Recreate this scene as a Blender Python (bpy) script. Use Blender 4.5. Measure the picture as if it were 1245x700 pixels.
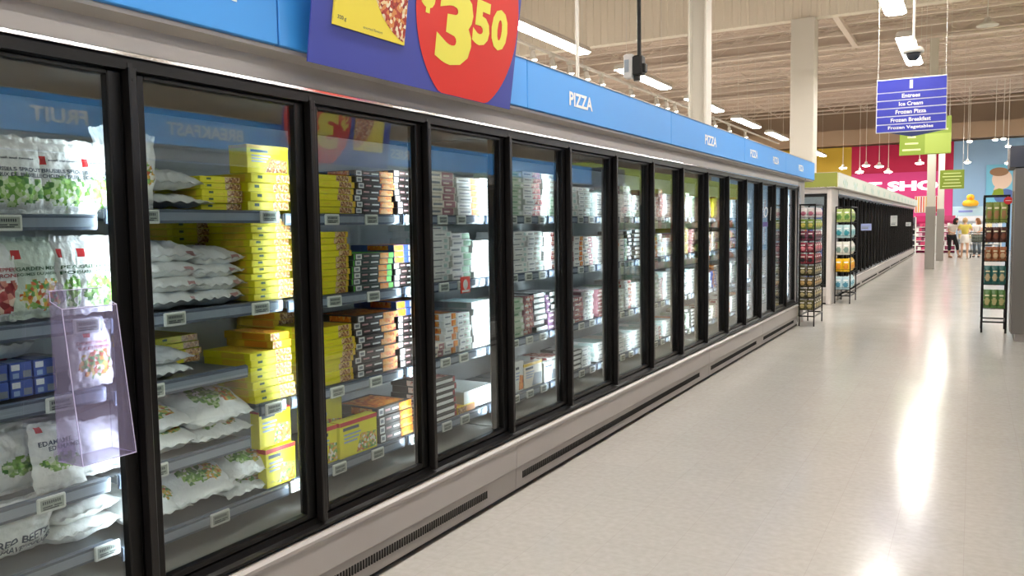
import bpy, bmesh, math, random
from mathutils import Vector, Matrix, noise

scene = bpy.context.scene
for o in list(bpy.data.objects):
    bpy.data.objects.remove(o)
COL = scene.collection
RND = random.Random(7)

# ------------------------------------------------------------------ camera
F_PX, YAW, PITCH, ROLL, CAM_H = 1000.0, 0.5103, -0.0741, -0.01454, 1.5442
fw = Vector((-math.sin(YAW)*math.cos(PITCH), math.cos(YAW)*math.cos(PITCH), math.sin(PITCH)))
rt = fw.cross(Vector((0, 0, 1))).normalized()
up = rt.cross(fw)
r2 = rt*math.cos(ROLL) + up*math.sin(ROLL)
u2 = -rt*math.sin(ROLL) + up*math.cos(ROLL)
cam = bpy.data.cameras.new('camera')
cam.sensor_width = 36.0
cam.lens = F_PX/1245*36.0
cam.clip_start = 0.05
cam.clip_end = 300
cam_o = bpy.data.objects.new('camera', cam)
COL.objects.link(cam_o)
cam_o.matrix_world = Matrix(((r2.x, u2.x, -fw.x, 0), (r2.y, u2.y, -fw.y, 0), (r2.z, u2.z, -fw.z, CAM_H), (0, 0, 0, 1)))
scene.camera = cam_o

# ------------------------------------------------------------------ world, exposure, render options
scene.view_settings.view_transform = 'Standard'
scene.view_settings.look = 'None'
scene.view_settings.gamma = 1.0
scene.view_settings.use_curve_mapping = False
scene.view_settings.exposure = 0.06
world = bpy.data.worlds.new('store_ambient_fill')
scene.world = world
world.use_nodes = True
world.node_tree.nodes['Background'].inputs[0].default_value = (1.0, 0.965, 0.93, 1)
world.node_tree.nodes['Background'].inputs[1].default_value = 0.55  # even warm fill added as ambient light; the store has no daylight source
cy = scene.cycles
cy.use_denoising = True
cy.max_bounces = 8
cy.diffuse_bounces = 3
cy.glossy_bounces = 4
cy.transmission_bounces = 4
cy.transparent_max_bounces = 16
cy.caustics_reflective = False
cy.caustics_refractive = False
cy.sample_clamp_indirect = 6.0
LAMP_STRENGTH = 48.0       # fluorescent ceiling lamps
LED_STRENGTH = 52.0        # light strips inside the freezers

# ------------------------------------------------------------------ materials
def lin(h):
    h = h.lstrip('#')
    out = []
    for i in (0, 2, 4):
        c = int(h[i:i+2], 16)/255
        out.append(c/12.92 if c <= 0.04045 else ((c+0.055)/1.055)**2.4)
    return (*out, 1)
MATS = {}
def mat(name, col, rough=0.5, metal=0.0, emit=0.0, spec=None, noise_amt=0.0, noise_scale=8.0, col2=None, bump=0.0, bump_scale=40):
    if name in MATS: return MATS[name]
    m = bpy.data.materials.new(name); m.use_nodes = True
    nt = m.node_tree; b = nt.nodes['Principled BSDF']
    c = lin(col)
    b.inputs['Base Color'].default_value = c
    b.inputs['Roughness'].default_value = rough
    b.inputs['Metallic'].default_value = metal
    if spec is not None: b.inputs['Specular IOR Level'].default_value = spec
    if emit > 0:
        b.inputs['Emission Color'].default_value = c
        b.inputs['Emission Strength'].default_value = emit
    tc = None
    if noise_amt > 0 or bump > 0:
        tc = nt.nodes.new('ShaderNodeTexCoord')
    if noise_amt > 0:
        n = nt.nodes.new('ShaderNodeTexNoise'); n.inputs['Scale'].default_value = noise_scale
        n.inputs['Detail'].default_value = 4
        nt.links.new(tc.outputs['Object'], n.inputs['Vector'])
        mx = nt.nodes.new('ShaderNodeMix'); mx.data_type = 'RGBA'
        mx.inputs[6].default_value = c
        mx.inputs[7].default_value = lin(col2) if col2 else tuple(v*(1-noise_amt) for v in c[:3])+(1,)
        nt.links.new(n.outputs['Fac'], mx.inputs[0])
        nt.links.new(mx.outputs[2], b.inputs['Base Color'])
    if bump > 0:
        n2 = nt.nodes.new('ShaderNodeTexNoise'); n2.inputs['Scale'].default_value = bump_scale
        nt.links.new(tc.outputs['Object'], n2.inputs['Vector'])
        bp = nt.nodes.new('ShaderNodeBump'); bp.inputs['Strength'].default_value = bump; bp.inputs['Distance'].default_value = 0.01
        nt.links.new(n2.outputs['Fac'], bp.inputs['Height'])
        nt.links.new(bp.outputs[0], b.inputs['Normal'])
    MATS[name] = m
    return m

def spots(name, cols, scale=30, rough=0.45):
    """printed food picture: coloured cells"""
    if name in MATS: return MATS[name]
    m = bpy.data.materials.new(name); m.use_nodes = True
    nt = m.node_tree; b = nt.nodes['Principled BSDF']; b.inputs['Roughness'].default_value = rough
    tc = nt.nodes.new('ShaderNodeTexCoord')
    v = nt.nodes.new('ShaderNodeTexVoronoi'); v.inputs['Scale'].default_value = scale
    nt.links.new(tc.outputs['Object'], v.inputs['Vector'])
    r = nt.nodes.new('ShaderNodeValToRGB'); r.color_ramp.interpolation = 'CONSTANT'
    sp = nt.nodes.new('ShaderNodeSeparateColor')
    nt.links.new(v.outputs['Color'], sp.inputs[0]); nt.links.new(sp.outputs[0], r.inputs[0])
    while len(r.color_ramp.elements) < len(cols): r.color_ramp.elements.new(0.5)
    for i, c in enumerate(cols):
        r.color_ramp.elements[i].position = i/len(cols); r.color_ramp.elements[i].color = lin(c)
    nt.links.new(r.outputs[0], b.inputs['Base Color'])
    MATS[name] = m
    return m

def glass(name, tint='#F2FAF8', ior=1.9, base=0.0):
    m = bpy.data.materials.new(name); m.use_nodes = True
    nt = m.node_tree
    for n in list(nt.nodes): nt.nodes.remove(n)
    out = nt.nodes.new('ShaderNodeOutputMaterial')
    t = nt.nodes.new('ShaderNodeBsdfTransparent'); t.inputs[0].default_value = lin(tint)
    g = nt.nodes.new('ShaderNodeBsdfGlossy'); g.inputs['Roughness'].default_value = 0.0
    # Schlick reflectance from the plain surface normal, the same from both sides
    ge = nt.nodes.new('ShaderNodeNewGeometry')
    dt = nt.nodes.new('ShaderNodeVectorMath'); dt.operation = 'DOT_PRODUCT'
    nt.links.new(ge.outputs['Normal'], dt.inputs[0]); nt.links.new(ge.outputs['Incoming'], dt.inputs[1])
    def mth(op, x, v=None):
        n = nt.nodes.new('ShaderNodeMath'); n.operation = op
        if op == 'SUBTRACT': n.inputs[0].default_value = 1.0; nt.links.new(x, n.inputs[1])
        else:
            nt.links.new(x, n.inputs[0])
            if v is not None: n.inputs[1].default_value = v
        return n.outputs[0]
    f0 = ((ior-1)/(ior+1))**2+base
    p = mth('POWER', mth('SUBTRACT', mth('ABSOLUTE', dt.outputs['Value'])), 5.0)
    mx = nt.nodes.new('ShaderNodeMixShader')
    nt.links.new(mth('ADD', mth('MULTIPLY', p, 1-f0), f0), mx.inputs[0])
    nt.links.new(t.outputs[0], mx.inputs[1]); nt.links.new(g.outputs[0], mx.inputs[2])
    nt.links.new(mx.outputs[0], out.inputs[0])
    MATS[name] = m
    return m

M_GLASS = glass('freezer_glass', '#F7FBFA', 1.95)
M_TINT = glass('dark_glass', '#202426', 1.5)
M_ACRYL = glass('clear_acrylic', '#F6F3FC', 1.5, 0.03)
_n = M_ACRYL.node_tree
_o = [n for n in _n.nodes if n.type == 'OUTPUT_MATERIAL'][0]; _s = _o.inputs[0].links[0].from_socket
_d = _n.nodes.new('ShaderNodeBsdfDiffuse'); _d.inputs[0].default_value = lin('#E4DCF4')
_m = _n.nodes.new('ShaderNodeMixShader'); _m.inputs[0].default_value = .07
_n.links.new(_s, _m.inputs[1]); _n.links.new(_d.outputs[0], _m.inputs[2]); _n.links.new(_m.outputs[0], _o.inputs[0])
M_PANEL = mat('canopy_grey', '#CFC9C5', 0.38, 0.0, spec=0.5, noise_amt=0.05, noise_scale=3)
M_SOFFIT = mat('soffit_grey', '#B4AEA8', 0.5)
M_BASE = mat('base_grey', '#BBB5B1', 0.38, 0.0, noise_amt=0.10, noise_scale=2.5)
M_KICK = mat('kick_grey', '#A7A19C', 0.45, 0.0, noise_amt=0.15, noise_scale=5)
M_BLACK = mat('black_frame', '#0E0D0C', 0.35, spec=.3)
M_BLACK2 = mat('black_rubber', '#0B0A0A', 0.6)
M_HANDLE = mat('handle_charcoal', '#1C1A19', 0.3, 0.1, spec=.4)
M_CHROME = mat('chrome', '#E8E8EC', 0.12, 1.0)
M_SLOT = mat('slot_black', '#1A1714', 0.8)
M_LINER = mat('case_liner', '#D5DADB', 0.5)
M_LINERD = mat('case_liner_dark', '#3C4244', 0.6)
M_DECK = mat('deck_grey', '#84847F', 0.5)
M_SHELF = mat('shelf_steel', '#767E86', 0.4, 0.3)
M_RAIL = mat('price_rail', '#5E6878', 0.22)
M_RAILC = mat('rail_clear', '#949FAD', 0.15)
M_TAG = mat('tag_white', '#EEF2EC', 0.4)
M_TAGG = mat('tag_screen', '#A9B2A8', 0.4)
M_TAGT = mat('tag_ink', '#3A4048', 0.5)
M_BLUE = mat('fascia_blue', '#3F9DEE', 0.42, noise_amt=0.06, noise_scale=1.2)
M_WHITE = mat('letter_white', '#F7F7F4', 0.5)
M_SIGNB = mat('sign_violet', '#3F4AA6', 0.45)
M_SIGNY = mat('sign_yellow', '#F5E14A', 0.5)
M_SIGNR = mat('sign_red', '#DE2A1C', 0.5)
M_PIZZA = spots('pizza_print', ['#8E2318', '#B9442A', '#E9D3A0', '#D98A4A', '#F2E6C8', '#A8301F'], 75)
M_LED = mat('led_white', '#EAF6FF', 0.5, emit=LED_STRENGTH)
M_LAMP = mat('lamp_diffuser', '#FFFAF4', 0.5, emit=LAMP_STRENGTH)
M_SPOT = mat('spot_lens', '#FFF0DC', 0.5, emit=40)
M_OFFW = mat('off_white_paint', '#E2DDD2', 0.5)
M_COLW = mat('column_paint', '#D9D3C6', 0.55, noise_amt=0.04, noise_scale=1)
M_STEELW = mat('steel_white', '#CFC8BC', 0.5)
M_CEIL = mat('deck_brown', '#E2CFC0', 0.7, noise_amt=0.1, noise_scale=0.6)
M_JOIST = mat('joist_brown', '#E8D9CC', 0.6)
M_BAFF = mat('baffle_beige', '#F2E8D6', 0.6)
M_WIRE = mat('wire_white', '#E8E4DA', 0.5)
M_BAG = mat('bag_white', '#F7F9F7', 0.28, noise_amt=0.05, noise_scale=9, bump=0.5, bump_scale=55)
M_BAGG = mat('bag_pale_green', '#D8E6D8', 0.28, noise_amt=0.12, noise_scale=12, bump=0.5, bump_scale=55)
M_GREEN = spots('green_vegetables', ['#6FA04A', '#93C25C', '#4C8339', '#C7DFA7', '#7FAE52', '#E4EBDD'], 85, 0.35)
M_MIXV = spots('mixed_vegetables', ['#5E9A4A', '#C9602E', '#E0A83C', '#8DB85A', '#D8C25A', '#EFE8D8'], 90, 0.35)
M_RED = mat('print_red', '#C9262B', 0.45)
M_INK = mat('print_ink', '#3D4A5E', 0.5)
M_INKG = mat('print_green_ink', '#3B5C3D', 0.5)
M_INKR = mat('print_red_ink', '#B2454A', 0.5)
M_YEL = mat('carton_yellow', '#F2E81E', 0.42, noise_amt=0.05, noise_scale=20)
M_YEL2 = mat('carton_gold', '#F0C83A', 0.42)
M_COOK = spots('toast_print', ['#B98850', '#D9B487', '#8E5E3C', '#E8CFA2', '#A87440', '#7A4E30'], 130)
M_DARKC = mat('carton_dark', '#3E3634', 0.4, noise_amt=0.2, noise_scale=14)
M_TEALC = mat('carton_teal', '#33433F', 0.4)
M_ORNG = spots('pizza_orange_print', ['#EE8420', '#F09A35', '#C4581E', '#F0B060', '#DD7420'], 55)
M_PINKA = mat('print_pink', '#C99A9A', 0.5)
M_LIME = mat('print_lime', '#5ECB3C', 0.45)
M_CREAM = mat('carton_cream', '#EFE6D6', 0.45)
M_WHT = mat('carton_white', '#F1F3F0', 0.4)
M_MAUVE = mat('carton_mauve', '#A5737B', 0.45)
M_ROSE = spots('rose_print', ['#B5484A', '#D38B7C', '#8F3236', '#E7C9B6'], 50)
M_GRN = mat('carton_green', '#7EA886', 0.45)
M_GREYT = mat('print_grey', '#8A9199', 0.5)
M_BLUEC = mat('carton_blue', '#4C66B4', 0.4)

# ------------------------------------------------------------------ mesh helpers
TXT = {}
def text_data(s, bold=0.02, shear=0.0):
    k = (s, bold, shear)
    if k in TXT: return TXT[k]
    cu = bpy.data.curves.new('t', 'FONT'); cu.body = s; cu.size = 1.0; cu.offset = bold; cu.shear = shear
    cu.align_x = 'CENTER'; cu.align_y = 'CENTER'; cu.resolution_u = 3
    o = bpy.data.objects.new('t', cu); COL.objects.link(o)
    dg = bpy.context.evaluated_depsgraph_get()
    me = bpy.data.meshes.new_from_object(o.evaluated_get(dg))
    v = [tuple(x.co) for x in me.vertices]; f = [tuple(p.vertices) for p in me.polygons]
    bpy.data.objects.remove(o); bpy.data.curves.remove(cu); bpy.data.meshes.remove(me)
    xs = [p[0] for p in v]; ys = [p[1] for p in v]
    cx, cy_ = (min(xs)+max(xs))/2, (min(ys)+max(ys))/2
    w, h = max(xs)-min(xs), max(ys)-min(ys)
    TXT[k] = ([((p[0]-cx)/w, (p[1]-cy_)/h) for p in v], f)
    return TXT[k]

class MB:
    def __init__(s): s.v = []; s.f = []; s.m = []
    def quad(s, a, b, c, d, mi=0):
        i = len(s.v); s.v += [a, b, c, d]; s.f.append((i, i+1, i+2, i+3)); s.m.append(mi)
    def box(s, x0, x1, y0, y1, z0, z1, mi=0, c=0.0):
        if x0 > x1: x0, x1 = x1, x0
        if y0 > y1: y0, y1 = y1, y0
        if z0 > z1: z0, z1 = z1, z0
        i = len(s.v)
        if c <= 0:
            s.v += [(x0,y0,z0),(x1,y0,z0),(x1,y1,z0),(x0,y1,z0),(x0,y0,z1),(x1,y0,z1),(x1,y1,z1),(x0,y1,z1)]
            for q in ((3,2,1,0),(4,5,6,7),(0,1,5,4),(1,2,6,5),(2,3,7,6),(3,0,4,7)):
                s.f.append(tuple(i+k for k in q)); s.m.append(mi)
        else:  # chamfered along z-parallel edges and top/bottom rims
            def ring(z, k):
                return [(x0+k+c, y0+k, z), (x1-k-c, y0+k, z), (x1-k, y0+k+c, z), (x1-k, y1-k-c, z), (x1-k-c, y1-k, z), (x0+k+c, y1-k, z), (x0+k, y1-k-c, z), (x0+k, y0+k+c, z)]
            s.v += ring(z0, c*.7)+ring(z0+c, 0)+ring(z1-c, 0)+ring(z1, c*.7)
            s.f.append(tuple(i+k for k in range(7, -1, -1))); s.m.append(mi)
            s.f.append(tuple(i+24+k for k in range(8))); s.m.append(mi)
            for r in range(3):
                for k in range(8):
                    a, b = i+8*r+k, i+8*r+(k+1) % 8
                    s.f.append((a, b, b+8, a+8)); s.m.append(mi)
    def prism(s, poly, axis, a0, a1, mi=0):
        """poly: 2-D outline in the plane across axis (x: (y,z), y: (x,z), z: (x,y))"""
        n = len(poly); i = len(s.v)
        for a in (a0, a1):
            for p in poly:
                s.v.append((a, p[0], p[1]) if axis == 'x' else (p[0], a, p[1]) if axis == 'y' else (p[0], p[1], a))
        s.f.append(tuple(i+k for k in range(n))[::-1]); s.m.append(mi)
        s.f.append(tuple(i+n+k for k in range(n))); s.m.append(mi)
        for k in range(n):
            s.f.append((i+k, i+(k+1) % n, i+n+(k+1) % n, i+n+k)); s.m.append(mi)
    def tube(s, p, q, r, n=8, mi=0, r1=None):
        p = Vector(p); q = Vector(q); d = (q-p).normalized(); r1 = r if r1 is None else r1
        a = d.orthogonal().normalized(); b = d.cross(a); i = len(s.v)
        for c, rr in ((p, r), (q, r1)):
            for k in range(n):
                t = 2*math.pi*k/n; s.v.append(tuple(c+a*math.cos(t)*rr+b*math.sin(t)*rr))
        s.f.append(tuple(i+k for k in range(n))[::-1]); s.m.append(mi)
        s.f.append(tuple(i+n+k for k in range(n))); s.m.append(mi)
        for k in range(n):
            s.f.append((i+k, i+(k+1) % n, i+n+(k+1) % n, i+n+k)); s.m.append(mi)
    def path(s, pts, r, n=6, mi=0):
        for a, b in zip(pts, pts[1:]): s.tube(a, b, r, n, mi)
    def lathe(s, prof, c, n=20, mi=0):
        i = len(s.v); c = Vector(c)
        for (r, z) in prof:
            for k in range(n):
                t = 2*math.pi*k/n; s.v.append((c.x+r*math.cos(t), c.y+r*math.sin(t), c.z+z))
        for j in range(len(prof)-1):
            for k in range(n):
                s.f.append((i+j*n+k, i+j*n+(k+1) % n, i+(j+1)*n+(k+1) % n, i+(j+1)*n+k)); s.m.append(mi)
        s.f.append(tuple(i+k for k in range(n))[::-1]); s.m.append(mi)
        j = len(prof)-1; s.f.append(tuple(i+j*n+k for k in range(n))); s.m.append(mi)
    def text(s, txt, fn, mi=0, bold=0.02, shear=0.0):
        """fn maps (u,v) in -0.5..0.5 to a 3-D point"""
        v, f = text_data(txt, bold, shear); i = len(s.v)
        s.v += [tuple(fn(a, b)) for a, b in v]
        for q in f: s.f.append(tuple(i+k for k in q)); s.m.append(mi)
    def disc(s, c, ay, az, ry, rz, n=40, mi=0, th=0.0):
        """flat ellipse; ay/az are unit axes"""
        i = len(s.v); c = Vector(c); ay = Vector(ay); az = Vector(az)
        for k in range(n):
            t = 2*math.pi*k/n; s.v.append(tuple(c+ay*ry*math.cos(t)+az*rz*math.sin(t)))
        s.f.append(tuple(i+k for k in range(n))); s.m.append(mi)
    def build(s, name, mats, parent=None, smooth=False, loc=None):
        me = bpy.data.meshes.new(name)
        me.from_pydata(s.v, [], s.f)
        if not isinstance(mats, (list, tuple)): mats = [mats]
        for m in mats: me.materials.append(m)
        me.polygons.foreach_set('material_index', s.m)
        if smooth: me.polygons.foreach_set('use_smooth', [True]*len(s.f))
        me.update()
        bm = bmesh.new(); bm.from_mesh(me)
        if not getattr(s, 'keep', False): bmesh.ops.recalc_face_normals(bm, faces=bm.faces)
        bm.to_mesh(me); bm.free()
        o = bpy.data.objects.new(name, me); COL.objects.link(o)
        if parent: o.parent = parent
        if loc: o.location = loc
        return o

def tag(o, label=None, cat=None, group=None, kind=None):
    if label: o['label'] = label
    if cat: o['category'] = cat
    if group: o['group'] = group
    if kind: o['kind'] = kind
    return o
def empty(name, loc, label=None, cat=None, group=None, rz=0):
    o = bpy.data.objects.new(name, None); COL.objects.link(o); o.location = loc; o.rotation_euler = (0, 0, rz)
    o.empty_display_size = 0.1
    return tag(o, label, cat, group)
def struct(name, mb, mats, parent=None, smooth=False):
    o = mb.build(name, mats, parent, smooth)
    if not parent: o['kind'] = 'structure'
    return o
def copy_tree(o, parent=None):
    c = o.copy(); COL.objects.link(c)
    if parent: c.parent = parent
    for ch in list(o.children): copy_tree(ch, c)
    return c
ORD = ['topmost', 'second from top', 'third from top', 'fourth from top', 'fifth from top', 'sixth from top', 'seventh from top', 'eighth from top', 'ninth from top', 'tenth from top', 'eleventh from top', 'twelfth from top', 'thirteenth from top']
NTH = ['leftmost', 'second', 'third', 'fourth', 'fifth', 'sixth', 'seventh', 'eighth']

# ------------------------------------------------------------------ layout constants (metres)
XF = -2.277            # front plane of the left freezers' door handles
P = 0.797              # door spacing
Y0 = 1.703 - 2*P       # south end of the first left freezer case
Z_DB, Z_DT = 0.365, 2.045
ROOM_L, ROOM_R, ROOM_S, ROOM_N = -24.0, 17.0, -12.0, 50.0
Z_JOIST, Z_DECKC = 7.35, 8.0

# ================================================================== STRUCTURE
# floor: polished vinyl tiles
fm = bpy.data.materials.new('floor_vinyl'); fm.use_nodes = True
nt = fm.node_tree; b = nt.nodes['Principled BSDF']
tc = nt.nodes.new('ShaderNodeTexCoord')
br = nt.nodes.new('ShaderNodeTexBrick'); br.offset = 0.0; br.squash = 1.0
br.inputs['Scale'].default_value = 1.0
br.inputs['Brick Width'].default_value = 0.305; br.inputs['Row Height'].default_value = 0.305
br.inputs['Mortar Size'].default_value = 0.0016; br.inputs['Mortar Smooth'].default_value = 0.3
br.inputs['Color1'].default_value = lin('#CAC7C0'); br.inputs['Color2'].default_value = lin('#C7C4BD'); br.inputs['Mortar'].default_value = lin('#C0BAB3')
nt.links.new(tc.outputs['Object'], br.inputs['Vector'])
ns = nt.nodes.new('ShaderNodeTexNoise'); ns.inputs['Scale'].default_value = 26; ns.inputs['Detail'].default_value = 5
nt.links.new(tc.outputs['Object'], ns.inputs['Vector'])
mx = nt.nodes.new('ShaderNodeMix'); mx.data_type = 'RGBA'; mx.blend_type = 'MULTIPLY'; mx.inputs[0].default_value = 1.0
rp = nt.nodes.new('ShaderNodeValToRGB'); rp.color_ramp.elements[0].position = 0.3; rp.color_ramp.elements[0].color = (0.90, 0.89, 0.87, 1)
rp.color_ramp.elements[1].position = 0.7; rp.color_ramp.elements[1].color = (1, 1, 1, 1)
nt.links.new(ns.outputs['Fac'], rp.inputs[0]); nt.links.new(br.outputs['Color'], mx.inputs[6]); nt.links.new(rp.outputs[0], mx.inputs[7])
nt.links.new(mx.outputs[2], b.inputs['Base Color'])
nr = nt.nodes.new('ShaderNodeTexNoise'); nr.inputs['Scale'].default_value = 2.2; nr.inputs['Detail'].default_value = 3
nt.links.new(tc.outputs['Object'], nr.inputs['Vector'])
mr = nt.nodes.new('ShaderNodeMapRange'); mr.inputs[3].default_value = 0.13; mr.inputs[4].default_value = 0.22
nt.links.new(nr.outputs['Fac'], mr.inputs[0]); nt.links.new(mr.outputs[0], b.inputs['Roughness'])
bp = nt.nodes.new('ShaderNodeBump'); bp.inputs['Strength'].default_value = 0.06; bp.inputs['Distance'].default_value = 0.02
nb = nt.nodes.new('ShaderNodeTexNoise'); nb.inputs['Scale'].default_value = 5; nt.links.new(tc.outputs['Object'], nb.inputs['Vector'])
nt.links.new(nb.outputs['Fac'], bp.inputs['Height']); nt.links.new(bp.outputs[0], b.inputs['Normal'])
b.inputs['Specular IOR Level'].default_value = 0.6
f = MB(); f.box(ROOM_L, ROOM_R, ROOM_S, ROOM_N+1, -0.12, 0.0); struct('floor', f, fm)

# ceiling: corrugated deck, open-web joists, girders, hung at real height
c = MB(); poly = []
yy = ROOM_S; k = 0
while yy < ROOM_N+1:
    poly += [(yy, Z_DECKC), (yy+0.09, Z_DECKC), (yy+0.12, Z_DECKC+0.06), (yy+0.26, Z_DECKC+0.06)]; yy += 0.30
poly += [(yy, Z_DECKC+0.25), (ROOM_S, Z_DECKC+0.25)]
c.prism(poly, 'x', ROOM_L, ROOM_R)
CEIL = struct('ceiling', c, M_CEIL)
def joist(y):
    m = MB(); x0, x1 = ROOM_L, ROOM_R; zb, zt = Z_JOIST, Z_DECKC-0.005
    m.box(x0, x1, y-.05, y+.05, zb, zb+.05); m.box(x0, x1, y-.05, y+.05, zt-.05, zt)
    n = 54; dx = (x1-x0)/n
    for i in range(n):
        xa, xb = x0+i*dx, x0+(i+1)*dx
        a, b_ = ((xa, y, zb+.04), (xb, y, zt-.04)) if i % 2 else ((xa, y, zt-.04), (xb, y, zb+.04))
        m.tube(a, b_, .022, 4)
    return m.build('joist', M_JOIST, CEIL)
y = -4.0
while y < 49:
    if abs(y-20.3) > .5: joist(y)
    y += 1.52
for gy in (11.2, 29.6, 38.7):
    g = MB(); g.box(ROOM_L, ROOM_R, gy-.12, gy+.12, Z_JOIST-.08, Z_JOIST-.02); g.box(ROOM_L, ROOM_R, gy-.02, gy+.02, Z_JOIST-.02, Z_DECKC-.1); g.box(ROOM_L, ROOM_R, gy-.12, gy+.12, Z_DECKC-.16, Z_DECKC-.1)
    g.build('girder', M_JOIST, CEIL)
g = MB(); g.box(-3.58, -3.42, 20.5, 29.45, Z_JOIST-.08, Z_JOIST+.06); g.build('beam', M_JOIST, CEIL)
# dropped beige baffle across the store, ribbed sheet
w = MB(); poly = []; x = ROOM_L
while x < ROOM_R:
    poly += [(x, 20.16), (x+.05, 20.16), (x+.06, 20.18), (x+.19, 20.18)]; x += 0.20
poly += [(ROOM_R, 20.44), (ROOM_L, 20.44)]
w.prism(poly, 'z', 6.22, Z_DECKC-.01)
struct('wall_baffle', w, M_BAFF)

# far walls
w = MB(); w.box(ROOM_L, ROOM_R, ROOM_N, ROOM_N+.3, 0, Z_DECKC); struct('wall_far', w, mat('far_beige', '#B5A08A', .7))
w = MB(); w.box(ROOM_L, ROOM_R, 47.6, 48.0, 5.66, 6.45); struct('wall_header', w, mat('header_beige', '#B79F86', .7))
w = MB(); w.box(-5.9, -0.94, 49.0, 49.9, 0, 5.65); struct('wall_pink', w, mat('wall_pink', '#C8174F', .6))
w = MB(); w.box(-5.88, -0.96, 48.97, 48.99, 0, 4.15); o = w.build('pink_uplit_sheet', mat('magenta_uplit', '#E0408C', .6), bpy.data.objects['wall_pink'])  # uplit lower part of the pink wall, its glow put into a lighter colour
w = MB(); w.box(-14, -5.9, 49.0, 49.9, 0, 5.65); struct('wall_yellow', w, mat('wall_yellow', '#D9B63A', .6))
w = MB(); w.box(-0.94, 9.0, 49.0, 49.9, 0, 5.65); struct('wall_blue', w, mat('wall_blue', '#9CC4EA', .6))
w = MB(); w.box(ROOM_L-.3, ROOM_L, ROOM_S, ROOM_N, 0, Z_DECKC); struct('wall_left', w, mat('side_beige', '#C4B49C', .7))
w = MB(); w.box(ROOM_R, ROOM_R+.3, ROOM_S, ROOM_N, 0, Z_DECKC); struct('wall_right', w, mat('side_beige', '#C4B49C', .7))

# columns
def column(loc, kind, w_, h0, label):
    e = empty('support_column', loc, label, 'column')
    m = MB()
    if kind == 'box':
        m.box(-w_/2, w_/2, -w_/2, w_/2, 0, h0, 0, .012)
        m.build('shaft', M_COLW, e)
        m = MB(); m.box(-w_/2-.03, w_/2+.03, -w_/2-.03, w_/2+.03, 0, .15); m.build('base_trim', M_KICK, e)
    elif kind == 'H':
        m.box(-w_/2, -w_/2+.025, -w_/2, w_/2, 0, h0); m.box(w_/2-.025, w_/2, -w_/2, w_/2, 0, h0); m.box(-w_/2+.025, w_/2-.025, -.012, .012, 0, h0)
        m.build('shaft', M_COLW, e)
        m = MB(); m.box(-w_/2-.04, w_/2+.04, -w_/2-.04, w_/2+.04, 0, .02); m.build('foot_plate', M_KICK, e)
    else:
        m.box(-w_/2, w_/2, -w_/2, w_/2, 1.0*1.2, h0, 0, .01); m.build('shaft', M_COLW, e)
        m = MB(); m.box(-w_/2-.02, w_/2+.02, -w_/2-.02, w_/2+.02, 0, 2.0, 0, .01); m.build('guard', mat('guard_grey', '#9A958F', .5), e)
    return e
column((-3.29, 11.2, 0), 'H', .25, Z_JOIST-.085, 'slim white steel column rising behind the blue freezer fascia')
column((-3.50, 20.3, 0), 'box', .52, 6.215, 'thick boxed white column under the beige ceiling baffle')
column((-1.18, 29.6, 0), 'guard', .24, Z_JOIST-.085, 'nearer thin white column with grey lower half standing in the far aisle')
column((-1.09, 36.0, 0), 'guard', .22, Z_JOIST-.005, 'farther thin white column with grey lower half just behind its twin')
for (xa, xb, yq) in ((-3.15, -2.2, 29.6), (-1.05, -.3, 29.6)):
    pass

def keepmesh(mb, mats, n, smooth=False):
    o = mb.build(n, mats, None, smooth); me = o.data; bpy.data.objects.remove(o); return me
def link(name, me, parent, loc=(0, 0, 0), rot=(0, 0, 0)):
    o = bpy.data.objects.new(name, me); COL.objects.link(o); o.parent = parent; o.location = loc; o.rotation_euler = rot
    return o

# ceiling lamps: long fluorescent fittings in rows along the aisles
def lamp_mesh():
    L = 3.1
    h = MB(); h.prism([(-.17, .03), (-.12, .11), (.12, .11), (.17, .03), (.17, 0), (-.17, 0)], 'y', 0, L)
    d = MB(); d.prism([(-.16, -.004), (-.11, -.03), (.11, -.03), (.16, -.004)], 'y', .03, L-.03)
    w = MB(); w.tube((0, 0, .11), (0, 0, Z_JOIST-5.0), .006, 6)
    return keepmesh(h, M_STEELW, 'housing'), keepmesh(d, M_LAMP, 'diffuser'), keepmesh(w, M_WIRE, 'hanging_wire')
ME_LH, ME_LD, ME_LW = lamp_mesh()
for (rx, rn) in ((-18.6, 'far left aisle'), (-12.7, 'second aisle to the left'), (-6.9, 'row above the blue fascia'), (-1.2, 'row over the main aisle'), (4.6, 'first aisle to the right'), (10.4, 'second aisle to the right')):
    for k in range(11):
        y_ = -8.0+5.08*k
        if y_ > 46.5: continue
        nm = (('well behind the viewer' if k == 0 else 'just behind the viewer') if y_ < 2 else f'{["first","second","third","fourth","fifth","sixth","seventh","eighth","ninth"][min(8,int((y_-2.1)/5.08))]} ahead of the viewer')
        e = empty('ceiling_lamp', (rx, y_, 5.0), f'long white fluorescent lamp, {rn}, {nm}', 'lamp', 'fluorescent lamps hanging in rows')
        link('housing', ME_LH, e); link('diffuser', ME_LD, e); link('hanging_wire', ME_LW, e, (0, .35, 0)); link('hanging_wire', ME_LW, e, (0, 2.75, 0))

# ================================================================== FREEZER CASES
# shelf heights by door index (0 = leftmost seen) in the left run; default for the rest
SH_PIZZA = [1.61, 1.253, 0.85, 0.505]
def shelf_spec(d):
    if d == 0: return [(0, P, z) for z in (1.60, 1.275, 1.045, .745, .535)]
    if d == 1: return [(0, P, 1.62), (0, P, 1.262), (0, .60, 1.022), (.625, P, .853), (0, .60, .742), (0, P, .495)]
    return [(0, P, z) for z in SH_PIZZA]

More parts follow.
